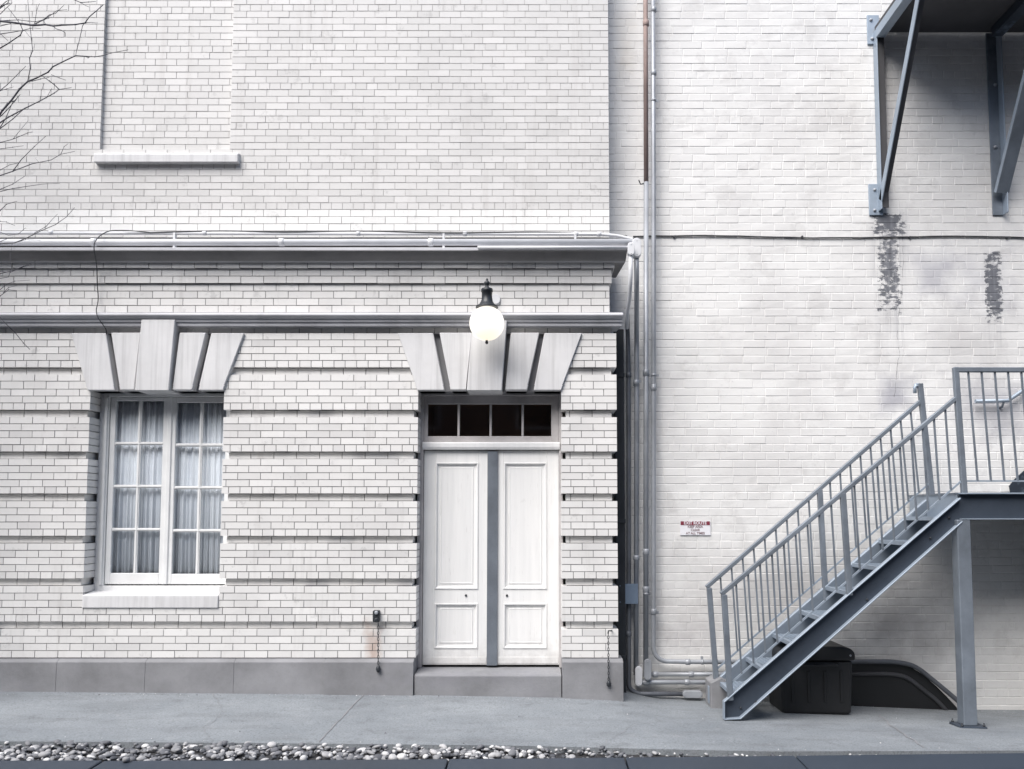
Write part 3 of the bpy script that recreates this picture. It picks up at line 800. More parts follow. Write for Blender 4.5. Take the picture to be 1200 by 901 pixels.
# ------------------------------------------------------------------ conduits and pipes
def fillet(pts, r, n=6):
    pts = [Vector(p) for p in pts]; out = [pts[0]]
    for a, b, c_ in zip(pts, pts[1:], pts[2:]):
        d0 = (a-b); d1 = (c_-b); rr = min(r, d0.length*.48, d1.length*.48); d0.normalize(); d1.normalize()
        p0, p1 = b+d0*rr, b+d1*rr
        for t in range(n+1):
            q = t/n; out.append(p0*(1-q)**2 + b*2*q*(1-q) + p1*q*q)
    out.append(pts[-1]); return out
def strap(parent, p, r, axis, mat):
    """two-hole clip holding a pipe to the wall behind it"""
    p = Vector(p); m = MB(); a = Vector((1, 0, 0)) if axis == 'z' else Vector((0, 0, 1)); d = Vector((0, 0, 1)) if axis == 'z' else Vector((1, 0, 0))
    m.tube([p-d*.012, p+d*.012], r+.004, 12)
    m.bar(p+a*(r+.002)-d*.0+Vector((0, r*.6, 0)), p+a*(r+.03)+Vector((0, r*.6, 0)), .024, .006, up=(0, 1, 0))
    return m.build('strap', mat, parent)
def coupling(parent, p, r, axis, mat, L=.05):
    p = Vector(p); d = Vector((0, 0, 1)) if axis == 'z' else Vector((1, 0, 0))
    return MB().tube([p-d*L*.5, p-d*L*.42, p+d*L*.42, p+d*L*.5], [r+.002, r+.007, r+.007, r+.002], 14).build('coupling', mat, parent)
def conduit_body(parent, a, b, w, d, mat):
    """rounded conduit fitting with its cover plate and screws"""
    a = Vector(a); b = Vector(b); ax = (b-a).normalized(); sd = Vector((1, 0, 0)) if abs(ax.z) > .5 else Vector((0, 0, 1)); n = 8
    L = (b-a).length; m = MB(); pts = []
    for cc, s in ((b, 1), (a, -1)):
        for t in range(n+1):
            th = math.pi*t/n; pts.append(cc - ax*s*w/2 + sd*s*math.cos(th)*w/2 + ax*s*math.sin(th)*w/2)
    k = len(pts); y0, y1 = -d/2, d/2
    for y in (y0, y1): m.v += [(p.x, p.y+y, p.z) for p in pts]
    m.face(tuple(range(k))); m.face(tuple(range(2*k-1, k-1, -1)))
    for i in range(k): j = (i+1) % k; m.face((i, k+i, k+j, j))
    o = m.build('conduit_body', mat, parent, bevel=.004, seg=2)
    c_ = (a+b)/2; m = MB(); q = []
    for p in pts: q.append(c_+(p-c_)*.9)
    m.v += [(p.x, p.y+y0-.005, p.z) for p in q] + [(p.x, p.y+y0+.002, p.z) for p in q]
    m.face(tuple(range(k))); m.face(tuple(range(2*k-1, k-1, -1)))
    for i in range(k): j = (i+1) % k; m.face((i, k+i, k+j, j))
    for e in (a+ax*w*.35, b-ax*w*.35): m.lathe((e.x, e.y+y0-.009, e.z), [(.002, 0), (.005, .001), (.005, .005)], 8, axis='y')
    m.build('cover', mat, o); return o
PY = RW-.11                                                    # pipes stand off the painted wall
# thin pipe lying on the cornice
ty = LY-.02; zz = Z(274.5, ty)
t = thing('thin_pipe', 'thin white pipe, uppermost of the pipes lying along the cornice', 'pipe', (-2, ty, zz), 'pipes lying along the cornice')
MB().tube(fillet([(XL, ty, Z(272.5, ty)), P(700, 275, ty), P(722, 276.5, ty), P(741.5, 281, ty), P(741.5, 286, ty)], .05), .0155, 12).build('pipe', 'pipe_white', t)
for px in (60, 240, 420, 545, 675, 702): coupling(t, P(px, 273+px*.0028, ty), .0155, 'x', 'pipe_white', .04)
for px in (205, 520, 674):
    q = P(px, 276, ty); MB().box(q.x-.01, q.x+.01, ty-.02, ty+.02, cz1+.005, q.z+.02).build('clip', 'pipe_white', t)
# thick white conduit on the cornice, down the corner and along the ground
r = .024; by_ = LY-.12; zz = Z(284.5, by_); vx = 745.7
t = thing('conduit', 'thick white conduit along the cornice edge, turning down as second upright in the corner', 'pipe', (.9, PY, zb(.9)), 'conduits in the corner')
MB().tube([(XL, by_, zz), (X(743, 285, by_), by_, zz)], .031, 14).build('pipe', 'pipe_white', t)
for px in (110, 330, 505): coupling(t, P(px, 284.5, by_), .031, 'x', 'pipe_white')
xx = X(745.8, 292, by_); conduit_body(t, (xx, by_, Z(303.5, by_)), (xx, by_, Z(280.5, by_)), .082, .075, 'pipe_white')
zlo = Z(792, PY)
MB().tube(fillet([(xx, by_, Z(302, by_)), (xx, by_, Z(330, by_)), P(746, 395, PY), P(746, 420, PY), P(745.3, 790, PY)], .25), r, 14).build('pipe', 'pipe_grey', t)
for py in (449, 653): coupling(t, P(745.6, py, PY), r, 'z', 'pipe_grey')
strap(t, P(745.6, 447, PY), r, 'z', 'pipe_grey')
conduit_body(t, P(748, 803, PY), P(748, 779.5, PY), .07, .07, 'pipe_white')
MB().tube([P(748, 798.7, PY+.01), P(758, 798.7, PY+.01), P(930, 799, PY+.01)], .022, 12).build('pipe', 'pipe_grey', t)
for px in (757, 805): coupling(t, P(px, 798.7, PY+.01), .022, 'x', 'pipe_grey')
# painted conduit under it, on the cornice face
by2 = LY-.19; zz = Z(291.8, by2)
t = thing('conduit', 'conduit toned dark for the corner shade, leftmost upright in the corner, with an elbow at the ground', 'pipe', (.8, PY, zb(.8)), 'conduits in the corner')
xx = X(738.8, 294, by2)
MB().tube([(X(560, 292, by2), by2-.035, zz-.001), (xx, by2-.035, zz-.001)], .016, 12).build('pipe', 'pipe_white', t)
conduit_body(t, (xx, by2-.03, Z(302, by2)), (xx, by2-.03, Z(286.5, by2)), .062, .06, 'pipe_white')
MB().tube(fillet([(xx, by2-.03, Z(300, by2)), P(738.8, 330, LY-.2), P(737.5, 352, LY-.05), P(734.6, 366, LY+.1), P(734.6, 385, LY+.25)], .12), .02, 12).build('pipe', 'pipe_white', t)
MB().tube(fillet([P(734.6, 366, LY+.1), P(735.5, 385, PY), P(736.5, 430, PY), P(736.8, 700, PY), P(736.8, 806, PY), P(748, 812.5, PY), P(812, 812.5, PY)], .12), .022, 12).build('pipe', 'pipe_shaded', t)
for py in (440, 742): coupling(t, P(736.6, py, PY), .022, 'z', 'pipe_shaded')
conduit_body(t, P(799.5, 812.5, PY-.01), P(823, 812.5, PY-.01), .066, .065, 'pipe_grey')
# brown and white standpipe
t = thing('standpipe', 'upright pipe, rust brown above and pale grey below, third from the corner', 'pipe', (1.1, PY, zb(1.1)), 'conduits in the corner')
MB().tube([(X(757.3, 0, PY), PY, 8.2), P(757.2, 214, PY)], .024, 14).build('upper_pipe', 'pipe_rust', t)
MB().tube([P(757.2, 214, PY), P(756.8, 782, PY)], .025, 14).build('lower_pipe', 'pipe_grey', t)
for py, mt in ((28, 'pipe_rust'), (437, 'pipe_grey'), (646, 'pipe_grey'), (690, 'pipe_grey')): coupling(t, P(757, py, PY), .025, 'z', mt, .06)
for py in (440, 695): strap(t, P(757, py, PY), .025, 'z', 'pipe_grey')
q = P(754, 216, PY); m = MB(); m.tube([q+Vector((0, -.01, .0)), q+Vector((-.03, -.02, -.012)), q+Vector((-.045, -.03, .012)), q+Vector((-.05, -.03, .03))], .006, 8); m.build('hook', 'iron', t)
conduit_body(t, P(758.6, 796, PY-.01), P(758.6, 771, PY-.01), .072, .075, 'pipe_grey')
MB().tube([P(760, 789.5, PY+.03), P(905, 789.3, PY+.03)], .022, 12).build('pipe', 'pipe_grey', t)
MB().tube(fillet([P(905, 789.3, PY+.03), P(1042, 789, PY+.03), P(1062, 792, PY+.03), P(1100, 822, PY+.03), P(1112, 836, PY+.03)], .3), .0222, 12).build('lower_pipe', 'cable', t)  # near-black material puts the under-stair shade into this run
for px in (768, 810): coupling(t, P(px, 789.5, PY+.03), .022, 'x', 'pipe_grey')
# outermost conduit with its sweep at the foot
t = thing('conduit', 'pale conduit with a wide sweep at its foot, rightmost upright, running along under the stairs', 'pipe', (1.2, PY, zb(1.2)), 'conduits in the corner')
MB().tube(fillet([(X(766.3, 0, PY), PY, 8.2), P(766, 240, PY), P(765.8, 700, PY), P(765.5, 774, PY), P(805, 775, PY), P(905, 774.8, PY)], .3, 10), .0225, 14).build('pipe', 'pipe_grey', t)
MB().tube(fillet([P(905, 774.8, PY), P(1048, 774.5, PY), P(1072, 779, PY), P(1108, 808, PY), P(1140, 836, PY)], .3, 10), .0228, 14).build('lower_pipe', 'pipe_shaded', t)  # darker copy from here on, for the shade under the stairs
for py in (12, 86, 454, 716): coupling(t, P(766, py, PY), .0225, 'z', 'pipe_grey', .055)
for py in (118, 440, 717): strap(t, P(766, py, PY), .0225, 'z', 'pipe_grey')
for px in (806, 838): coupling(t, P(px, 775, PY), .0225, 'x', 'pipe_grey')
strap(t, P(823, 775, PY), .0225, 'x', 'pipe_grey')
# black strip added in the corner, standing in for the gap's shade
dpx0, dpx1 = X(721, 600, LY+.36), X(732.6, 600, LY+.36)
t = thing('corner_shade_strip', 'narrow black strip added for the shade between the brick pier and the conduits', 'corner_shade_strip', (dpx0, LY+.4, zb(.85)-.1))
MB().box(dpx0, dpx1, LY+.36, LY+.47, zb(.85)-.12, Z(386, LY+.36)).build('pipe', 'iron', t, bevel=.006)  # black box darkening the gap, body of the added strip
for py in (440, 610, 770):
    zz = Z(py, LY+.35); MB().box(dpx0-.004, dpx1+.004, LY+.352, LY+.474, zz-.02, zz+.02).build('strap', 'iron', t, bevel=.002)  # made-up bands around the added strip
# junction box
jy = PY-.07
jb = thing('junction_box', 'small square blue grey junction box mounted over the corner conduits', 'box', P(736, 706, jy))
a, b = P(724.8, 706.5, jy), P(747, 684, jy)
MB().box(a.x, b.x, jy, jy+.09, a.z, b.z).build('body', 'box_blue', jb, bevel=.004)
m = MB(); m.box(a.x-.004, b.x+.004, jy-.008, jy-.001, a.z-.004, b.z+.004)
for ex in (a.x+.015, b.x-.015):
    for ez in (a.z+.015, b.z-.015): m.lathe((ex, jy-.013, ez), [(.003, 0), (.006, .002), (.006, .005)], 8, axis='y')
m.build('lid', 'box_blue', jb, bevel=.002)

# ------------------------------------------------------------------ sign
sy = RW-.012
a, b = P(797, 626.5, sy), P(832.5, 609.5, sy)
sg = thing('exit_sign', 'small white EXIT ROUTE sign with a maroon header on the painted wall', 'sign', ((a.x+b.x)/2, sy, (a.z+b.z)/2))
hz_ = a.z+(b.z-a.z)*.70
MB().box(a.x, b.x, sy, sy+.004, a.z, b.z).build('plate', 'signwhite', sg)
MB().box(a.x+.006, b.x-.006, sy-.0025, sy-.0005, hz_, b.z-.006).build('header', 'signred', sg)
def text(body, size, z, mat, y, wd=None):
    c_ = bpy.data.curves.new('lettering', 'FONT'); c_.body = body; c_.size = size; c_.align_x = 'CENTER'; c_.align_y = 'CENTER'; c_.extrude = .0006; c_.offset = size*.022
    o = bpy.data.objects.new('lettering', c_); COL.objects.link(o)
    dg = bpy.context.evaluated_depsgraph_get(); me = bpy.data.meshes.new_from_object(o.evaluated_get(dg)); bpy.data.objects.remove(o)
    if wd:
        xs = [v.co.x for v in me.vertices]; k = wd/(max(xs)-min(xs))
        for v in me.vertices: v.co.x *= k
    me.materials.clear(); me.materials.append(M[mat])
    o = bpy.data.objects.new('lettering', me); COL.objects.link(o); o.parent = sg
    o.rotation_euler = (math.pi/2, 0, 0); o.location = Vector(((a.x+b.x)/2, y, z))-sg.location
sw = b.x-a.x; sh = b.z-a.z
text('EXIT ROUTE', .042, hz_+(b.z-.006-hz_)*.5, 'signwhite', sy-.0035, sw*.74)
for k_, (s_, f_) in enumerate((('KEEP AREA', .5), ('CLEAR', .3), ('AT ALL TIMES', .62))): text(s_, .033, a.z+sh*(.58-.225*k_), 'signink', sy-.0015, sw*f_)

# ------------------------------------------------------------------ cables
m = MB(); L = []
for px in range(742, 1330, 14): L.append(P(px, 277.5+(px-742)*.0028+1.1*math.sin(px*.021)+random.uniform(-.3, .3), RW-.012))
o = m.tube(L, .0075, 7).build('cable', 'cable'); tag(o, 'thin dark cable strung level across the white painted wall', 'cable')
for (px, py) in ((790, 278), (940, 278), (1066, 278.5), (1180, 279)):
    q = P(px, py, RW-.012); MB().lathe((q.x, q.y-.01, q.z), [(.011, 0), (.012, .004), (.012, .022)], 8, axis='y').build('cable_clip', 'cable', o)
yq = LY-.28
L = [P(176, 273, LY-.04), P(150, 270.5, LY-.05), P(128, 270.5, LY-.08), P(116, 277, LY-.2), P(110.5, 285, yq), P(110, 292, yq), P(112, 303, LY-.2), P(113.5, 312, LY-.09), P(114, 335, LY-.055), P(115.5, 352, LY-.03), P(112.5, 364, LY-.12), P(114, 372, LY-.14), P(120, 380, LY-.10), P(124.5, 386, LY-.04), P(125, 395, LY-.01)]
tag(MB().tube(fillet(L, .06, 4), .0048, 7).build('cable', 'cable'), 'thin black cable hanging loosely over the cornice above the window', 'cable')
L = [P(176, 273, LY-.04), P(260, 270.5, LY-.03), P(330, 272.5, LY-.04), P(420, 270.8, LY-.03), P(520, 273.5, LY-.04), P(640, 272, LY-.03), P(735, 277, LY-.02)]
tag(MB().tube(fillet(L, .3, 6), .005, 6).build('cable', 'cable'), 'fine grey wire wound along the thin pipe on the cornice', 'cable')

# ------------------------------------------------------------------ pull chains by the door
def chain(t, p, q, r=.006):
    m = MB(); n = int((p-q).length/.026)
    for i in range(n):
        c_ = p.lerp(q, (i+.5)/n); ax = Vector((1, 0, 0)) if i % 2 else Vector((0, 1, 0)); pts = []
        for k in range(9):
            th = 2*math.pi*k/8; pts.append(c_+ax*math.cos(th)*.0075+Vector((0, 0, 1))*math.sin(th)*.017)
        m.tube(pts, .0032, 5, cap=False)
    return m.build('chain', 'iron', t)
yb_ = LY-.03
t = thing('wall_spout', 'black wall spout with a chain hanging from it left of the door', 'spout', P(440.5, 722, LY))
m = MB(); a, b = P(436.8, 728.5, yb_), P(445, 714.5, yb_); m.box(a.x, b.x, yb_-.02, LY+.01, a.z, b.z); m.build('body', 'iron', t, bevel=.012, seg=3)
q = P(440.8, 717.5, yb_-.03); MB().lathe((q.x, yb_-.034, q.z), [(.008, 0), (.016, .002), (.018, .02)], 14, axis='y').build('cap', 'pipe_grey', t)
q = P(441, 726, yb_-.04); MB().lathe((q.x, yb_-.05, q.z), [(.012, 0), (.02, .004), (.02, .04)], 14, axis='y').build('nozzle', 'iron', t)
y3 = LY-.088; chain(t, P(443.2, 729, y3), P(443.2, 778, y3))
q = P(443.3, 783, y3); m = MB()
m.lathe(q, [(.004, -.035), (.016, -.025), (.022, -.005), (.018, .015), (.008, .03), (.004, .036)], 12); m.build('weight', 'iron', t)
t = thing('pull_chain', 'dark chain with a weighted end hanging on the brick pier right of the door', 'chain', P(713, 740, LY))
m = MB(); m.tube([P(717, 738.5, LY-.005), P(716.5, 738.5, y3), P(713, 738.5, y3), P(712.6, 742, y3)], .007, 8); m.build('hook', 'iron', t)
chain(t, P(712.8, 741, y3), P(713.2, 797, y3))
q = P(713.4, 800.5, y3); m = MB(); m.lathe(q, [(.004, -.03), (.018, -.02), (.022, 0), (.016, .018), (.005, .032)], 12); m.build('weight', 'iron', t)

# ------------------------------------------------------------------ curtains
def curtain(x0, x1, label, ph):
    m = MB(); n = 150; cy = WY+.095; z0, z1 = zsill0-.05, zlin+.06
    for i in range(n+1):
        u = i/n; x = x0+(x1-x0)*u
        d = .011*math.sin(u*60+ph+2.2*math.sin(u*7+ph)) + .006*math.sin(u*137+ph*2+3*math.sin(u*11))
        m.v += [(x, cy+d*.8, z1), (x, cy+d*1.2, z0)]
    for i in range(n): m.face((2*i, 2*i+1, 2*i+3, 2*i+2), 0, True)
    o = m.build('curtain', 'curtain'); tag(o, label, 'curtain', 'curtains in the casement window'); s = o.modifiers.new('thick', 'SOLIDIFY'); s.thickness = .002
curtain(f0-.02, xm-.01, 'pleated sheer curtain behind the left casement, in deeper shade', 0)
curtain(xm+.01, f1+.06, 'pleated sheer curtain behind the right casement, the brighter one', 2.1)

# ------------------------------------------------------------------ steel staircase
FY, BY = 7.50, 8.20
stc = thing('metal_staircase', 'grey galvanised steel staircase with railings and landing at the painted wall', 'staircase', (W(849, 842, FY)[0], (FY+BY)/2, gz(1.7, 7.8)))
A = W(849, 822, FY); A2 = W(849, 842.5, FY); T2 = W(868, 841.5, FY); B = W(1126, 583, FY); B2 = W(1128, 610.5, FY)
poly = [A, A2, T2, B2, (B2[0], B[1]), B]
def stringer(y_web, y_fl, web='steel_dark', name='stringer'):
    m = MB(); m.prism(poly, y_web-.004, y_web+.004, 0)
    for p, q in ((A, B), (A, A2), (T2, B2), (A2, T2)):
        d = Vector((q[0]-p[0], 0, q[1]-p[1])).normalized(); nrm = Vector((-d.z, 0, d.x))
        ym = (y_web+y_fl)/2; a_ = Vector((p[0], ym, p[1])); b_ = Vector((q[0], ym, q[1]))
        m.bar(a_-d*.003, b_, abs(y_web-y_fl)+.006, .010, 1, up=tuple(nrm))
    return m.build(name, [web, 'steel_pale'], stc, bevel=.002)  # pale flanges and dark web: light and shade put into the materials
s1 = stringer(FY+.055, FY); s2 = stringer(BY-.055, BY, 'steel_mid')
m = MB()
for px, py in ((886, 822), (1016, 702), (1090, 630), (1112, 606), (868, 829)):
    q = P(px, py, FY+.05); m.lathe((q.x, FY+.038, q.z), [(.004, 0), (.011, .002), (.011, .012)], 8, axis='y')
m.build('bolt', 'iron', s1)
# open bar treads
nos = [W(842, 797, BY-.06), W(1091, 577.5, BY-.06)]
run, rise = (nos[1][0]-nos[0][0])/8, (nos[1][1]-nos[0][1])/8
for i in range(8):
    x0, z0 = nos[0][0]+run*i, nos[0][1]+rise*i; x1 = x0+.285
    m = MB(); y0, y1 = FY+.06, BY-.06
    m.box(x0, x0+.034, y0, y1, z0-.035, z0, 1); m.box(x1-.006, x1, y0, y1, z0-.032, z0-.002)
    m.box(x0+.034, x1-.006, y0, y0+.005, z0-.034, z0-.002); m.box(x0+.034, x1-.006, y1-.005, y1, z0-.034, z0-.002)
    m.box(x0+.034, x1-.006, y0+.005, y1-.005, z0-.018, z0-.012, 1)
    n = 17
    for k in range(1, n): q = y0+(y1-y0)*k/n; m.box(x0+.034, x1-.006, q-.004, q+.004, z0-.012, z0-.001, 1)
    for k in range(1, 6): q = x0+.034+(x1-x0-.04)*k/6; m.box(q-.004, q+.004, y0+.005, y1-.005, z0-.012, z0-.0025, 1)
    m.build('tread', ['steel', 'steel_pale'], stc)  # paler tops put the light on the treads into the material
# landing: channel frame, plate, column
lz1, lz0 = Z(577, FY), Z(607, FY); lx0, lx1 = W(1127, 590, FY)[0], 7.6; BK = RW-.03
m = MB()
m.box(lx0, lx1, FY+.05, FY+.058, lz0, lz1-.011); m.box(lx0, lx1, FY, FY+.06, lz1-.010, lz1, 1); m.box(lx0, lx1, FY, FY+.05, lz0-.009, lz0, 1)
for yy in (BK-.06,): m.box(lx0, lx1, yy, yy+.05, lz0, lz1-.011)
for k in range(5): q = lx0+.12+k*.75; m.box(q, q+.05, FY+.06, BK-.06, lz0+.03, lz1-.02)
ldg = m.build('landing_frame', ['steel_dark', 'steel_pale'], stc, bevel=.002)
m = MB(); m.box(lx0-.02, lx1, FY+.06, BK, lz1-.012, lz1+.006); m.build('deck_plate', 'steel', stc)
cx0, cx1 = X(1126, 730, FY), X(1142, 730, FY); cb = gz(X(1134, 850, FY), FY+.05)+.004
m = MB(); m.box(cx0, cx1, FY+.005, FY+.125, cb+.012, lz0-.01); col = m.build('support_post', 'steel', stc, bevel=.008, seg=2)
m = MB(); m.box(cx0-.05, cx1+.06, FY-.04, FY+.17, cb-.08, cb+.012)
m.build('base_plate', 'steel_dark', col, bevel=.003)
for ex in (cx0-.03, cx1+.04):
    for ey in (FY-.02, FY+.15): MB().lathe((ex, ey, cb+.012), [(.012, 0), (.012, .012), (.006, .013), (.006, .03)], 8).build('anchor_bolt', 'iron', col)
MB().box(lx0-.012, lx0-.003, FY+.062, BK, lz0, lz1+.006).build('riser_plate', 'steel_pale', stc, bevel=.002)
m = MB(); m.box(4.98, 4.99, FY+.1, BK, zb(4.98)-.1, lz0-.012); m.build('light_blocker', 'steel_dark', stc)  # added unseen panel that blocks sky light from the right
m = MB(); m.box(lx1-.4, lx1-.28, FY+.005, FY+.125, cb-.05, lz0-.01); m.build('support_post', 'steel', stc, bevel=.008)
# concrete pad under the wall-side stringer
a, b = X(831.5, 810, BY-.06), X(851, 810, BY-.06)
m = MB(); z0 = gz(a, BY)-.05
m.prism([(a, z0), (b+.12, z0), (b+.12, Z(800, BY)), (a+.10, Z(791, BY)), (a, Z(797, BY))], BY-.12, BY+.14); m.build('footing', 'conc', stc, bevel=.006)
# railings
def rail(Y, posts, hr, br, n_between, pw=.047):
    """posts: (top px,py, bottom px,py); hr, br: handrail and lower rail as picture points"""
    h0, h1 = P(*hr[0], Y), P(*hr[1], Y); b0, b1 = P(*br[0], Y), P(*br[1], Y)
    d = (h1-h0).normalized()
    m = MB(); m.bar(h0-d*.02, h1, pw*.92, pw*.80); rl = m.build('railing', 'steel', stc, bevel=.006, seg=2)
    MB().bar(b0, b1, .012, .016).build('lower_rail', 'steel_pale', rl)
    xs = []
    for (tx, ty_, bx, by3) in posts:
        p, q = P(tx, ty_, Y), P(bx, by3, Y); MB().bar(q, p, pw, pw, up=(0, 1, 0)).build('post', 'steel', rl, bevel=.005)
        xs.append((p.x, q.x-p.x, p.z-q.z))
    for (xa_, la, ha), (xb_, lb, hb_) in zip(xs, xs[1:]):
        for k in range(1, n_between+1):
            u = k/(n_between+1); x_ = xa_+(xb_-xa_)*u
            zt_ = h0.z+(h1.z-h0.z)*(x_-h0.x)/(h1.x-h0.x)
            ln = (la/ha*(1-u)+lb/hb_*u)
            # where the leaning baluster meets the lower rail
            xb2 = x_
            for _ in range(6):
                zz_ = b0.z+(b1.z-b0.z)*(xb2-b0.x)/(b1.x-b0.x); xb2 = x_+ln*(zt_-zz_)
            MB().bar((xb2, Y, zz_), (x_, Y, zt_), .0145, .0145, up=(0, 1, 0)).build('baluster', 'steel', rl)
    return rl
fr_ = rail(FY+.028, [(848.5, 696, 856, 820), (987.5, 577, 995.5, 697), (1119.5, 431, 1130, 579)], ((847, 694), (1120, 466)), ((853, 803), (1126, 563.5)), 9)
br_ = rail(BY-.03, [(831, 688, 839.5, 799), (960.5, 573, 967, 690), (1078, 450, 1092, 580)], ((829.5, 686), (1078, 470)), ((838, 785), (1090, 565)), 9)
p = P(1078, 451.5, BY-.03); m = MB(); m.tube(fillet([p, p+Vector((-.05, 0, 0)), p+Vector((-.05, 0, -.07))], .03), .017, 10); m.build('rail_end', 'steel_pale', br_)
Y = FY+.028
h0, b0 = P(1119, 434, Y), P(1128, 563, Y)
m = MB(); m.bar(h0, (lx1-.05, Y, h0.z), .05, .042); lr = m.build('landing_railing', 'steel', stc, bevel=.005)
MB().bar(b0, (lx1-.05, Y, b0.z), .012, .014).build('lower_rail', 'steel_pale', lr)
for k in range(1, 24):
    x_ = h0.x+.118*k; MB().bar((x_+.048, Y, b0.z), (x_, Y, h0.z-.015), .0145, .0145, up=(0, 1, 0)).build('baluster', 'steel', lr)
# the next flight, leaving the picture on the right
ux, uz = W(1184, 577, BK-.05)
m = MB(); tz = math.tan(R(41)); ex = 3.0
m.prism([(ux, uz), (ux-.01, uz+.07), (ux+.05, uz+.14), (ux+ex, uz+.14+(ex-.05)*tz), (ux+ex, uz-.12+(ex-.2)*tz), (ux+.2, uz)], FY+.45, FY+.458)
m.prism([(ux, uz), (ux-.01, uz+.07), (ux+.05, uz+.14), (ux+ex, uz+.14+(ex-.05)*tz), (ux+ex, uz-.12+(ex-.2)*tz), (ux+.2, uz)], BK-.05, BK-.042)
m.build('stringer', 'steel_dark', stc, bevel=.002)
for i in range(9):
    MB().box(ux+.2+i*.25, ux+.48+i*.25, FY+.46, BK-.05, uz+.18+i*.217, uz+.215+i*.217).build('tread', 'steel', stc)
# short handrail on the wall
hy = RW-.07
t = thing('handrail', 'short pale handrail fixed to the painted wall behind the landing', 'handrail', P(1165, 470, RW))
m = MB(); m.tube([P(1143, 469.5, hy), P(1181, 469, hy), P(1200, 456, hy), P(1330, 345, hy)], .02, 12); m.build('rail', 'steel_pale', t)
q = P(1176, 470, hy); m = MB(); m.tube([(q.x, hy, q.z-.01), (q.x, hy+.03, q.z-.05), (q.x, RW+.01, q.z-.05)], .011, 8); m.build('bracket', 'steel', t)

# ------------------------------------------------------------------ bracketed platform overhead
dzp = Z(40, RW)
plf = thing('overhead_platform', 'dark steel platform high on the painted wall carried by diagonal brackets', 'platform', (4.0, RW, dzp))
xl = X(1026, 100, RW-.05)
PFY = 7.28
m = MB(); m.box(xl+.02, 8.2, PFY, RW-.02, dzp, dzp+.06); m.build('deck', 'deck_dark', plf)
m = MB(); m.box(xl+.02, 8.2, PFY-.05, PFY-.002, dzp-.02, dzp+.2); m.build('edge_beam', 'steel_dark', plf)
def bracket(pxw, py_low, mats, wd=.085):
    x = X(pxw, 120, RW-.09); m = MB(); y0 = RW-.10
    zl = Z(py_low, RW-.05)
    # upright: side plate facing left and face plate
    m.box(x, x+.010, y0, RW-.004, zl, dzp-.001, 1); m.box(x+.010, x+wd, y0+.02, y0+.03, zl+.02, dzp-.001, 0)
    br = m.build('bracket', mats, plf, bevel=.002)
    a_ = Vector((x+wd/2, RW-.07, zl+.10)); b_ = Vector((x+wd/2, PFY+.10, dzp-.03))
    m = MB(); d = (b_-a_).normalized()
    rr = Vector((1, 0, 0)); uu = rr.cross(d).normalized()
    k = len(m.v)
    m.bar(a_+rr*(-wd/2+.005), b_+rr*(-wd/2+.005), .010, .085, 1, up=tuple(uu))
    m.bar(a_+uu*-.036+rr*.003, b_+uu*-.036+rr*.003, wd-.006, .009, 0, up=tuple(uu))
    m.build('diagonal_brace', mats, br, bevel=.002)
    m = MB(); m.box(x-.006, x+wd, PFY, RW-.1, dzp-.10, dzp-.003, 1); m.build('arm', mats, br, bevel=.002)
    return x, zl, br
def plate(br, px0, py0, px1, py1, mat, bolts):
    y = RW-.02; a_, b_ = P(px0, py1, y), P(px1, py0, y)
    o = MB().box(a_.x, b_.x, y, RW-.002, a_.z, b_.z).build('wall_plate', mat, br, bevel=.003)
    for bx_, bz_ in bolts:
        q = P(bx_, bz_, y); MB().lathe((q.x, y-.018, q.z), [(.005, 0), (.014, .003), (.014, .012), (.018, .013), (.018, .02)], 6, axis='y').build('bolt', 'pipe_grey', o)
x_, z_, b1 = bracket(1029, 247, ['deck_dark', 'steel_pale'])  # lit side and shaded face put into two materials
plate(b1, 1019, 216, 1034, 252.5, 'steel_pale', ((1025, 223), (1025, 247)))
plate(b1, 1017, 18, 1030, 52, 'steel_pale', ((1020.5, 24), (1022, 46)))
def angle_bracket(f0_, f1_, py_low):
    """angle iron bolted flat to the wall with its flange on the right, and a wide channel as diagonal"""
    x0, x1 = X(f0_, 150, RW-.03), X(f1_, 150, RW-.03); zl = Z(py_low, RW-.03)
    m = MB(); m.box(x0, x1, RW-.018, RW-.003, zl, dzp-.001, 0); m.box(x1, x1+.010, RW-.11, RW-.003, zl, dzp-.001, 1)
    br = m.build('bracket', ['steel', 'steel_pale'], plf, bevel=.002)  # light on the flange put in as a paler steel
    for py in (100, 173):
        q = P((f0_+f1_)/2, py, RW-.02); MB().lathe((q.x, q.y-.02, q.z), [(.006, 0), (.014, .003), (.014, .012), (.02, .013), (.02, .02)], 6, axis='y').build('bolt', 'pipe_grey', br)
    a_ = Vector((x0+.06, RW-.10, zl+.20)); b_ = Vector((x0+.06, PFY+.10, dzp-.03)); d = (b_-a_).normalized(); rr = Vector((1, 0, 0)); uu = rr.cross(d).normalized()
    m = MB(); m.bar(a_, b_, .13, .008, 0, up=tuple(uu))
    for sgn in (-1, 1): m.bar(a_+rr*sgn*.061+uu*-.027*0-uu*.0285, b_+rr*sgn*.061-uu*.0285, .007, .05, 1, up=tuple(uu))
    m.build('diagonal_brace', ['steel', 'steel_pale'], br, bevel=.002)
    m = MB(); m.box(x0, x1+.01, PFY, RW-.12, dzp-.10, dzp-.003); m.build('arm', 'steel_dark', br, bevel=.002)
angle_bracket(1160.5, 1172, 252); angle_bracket(1302, 1314, 252)

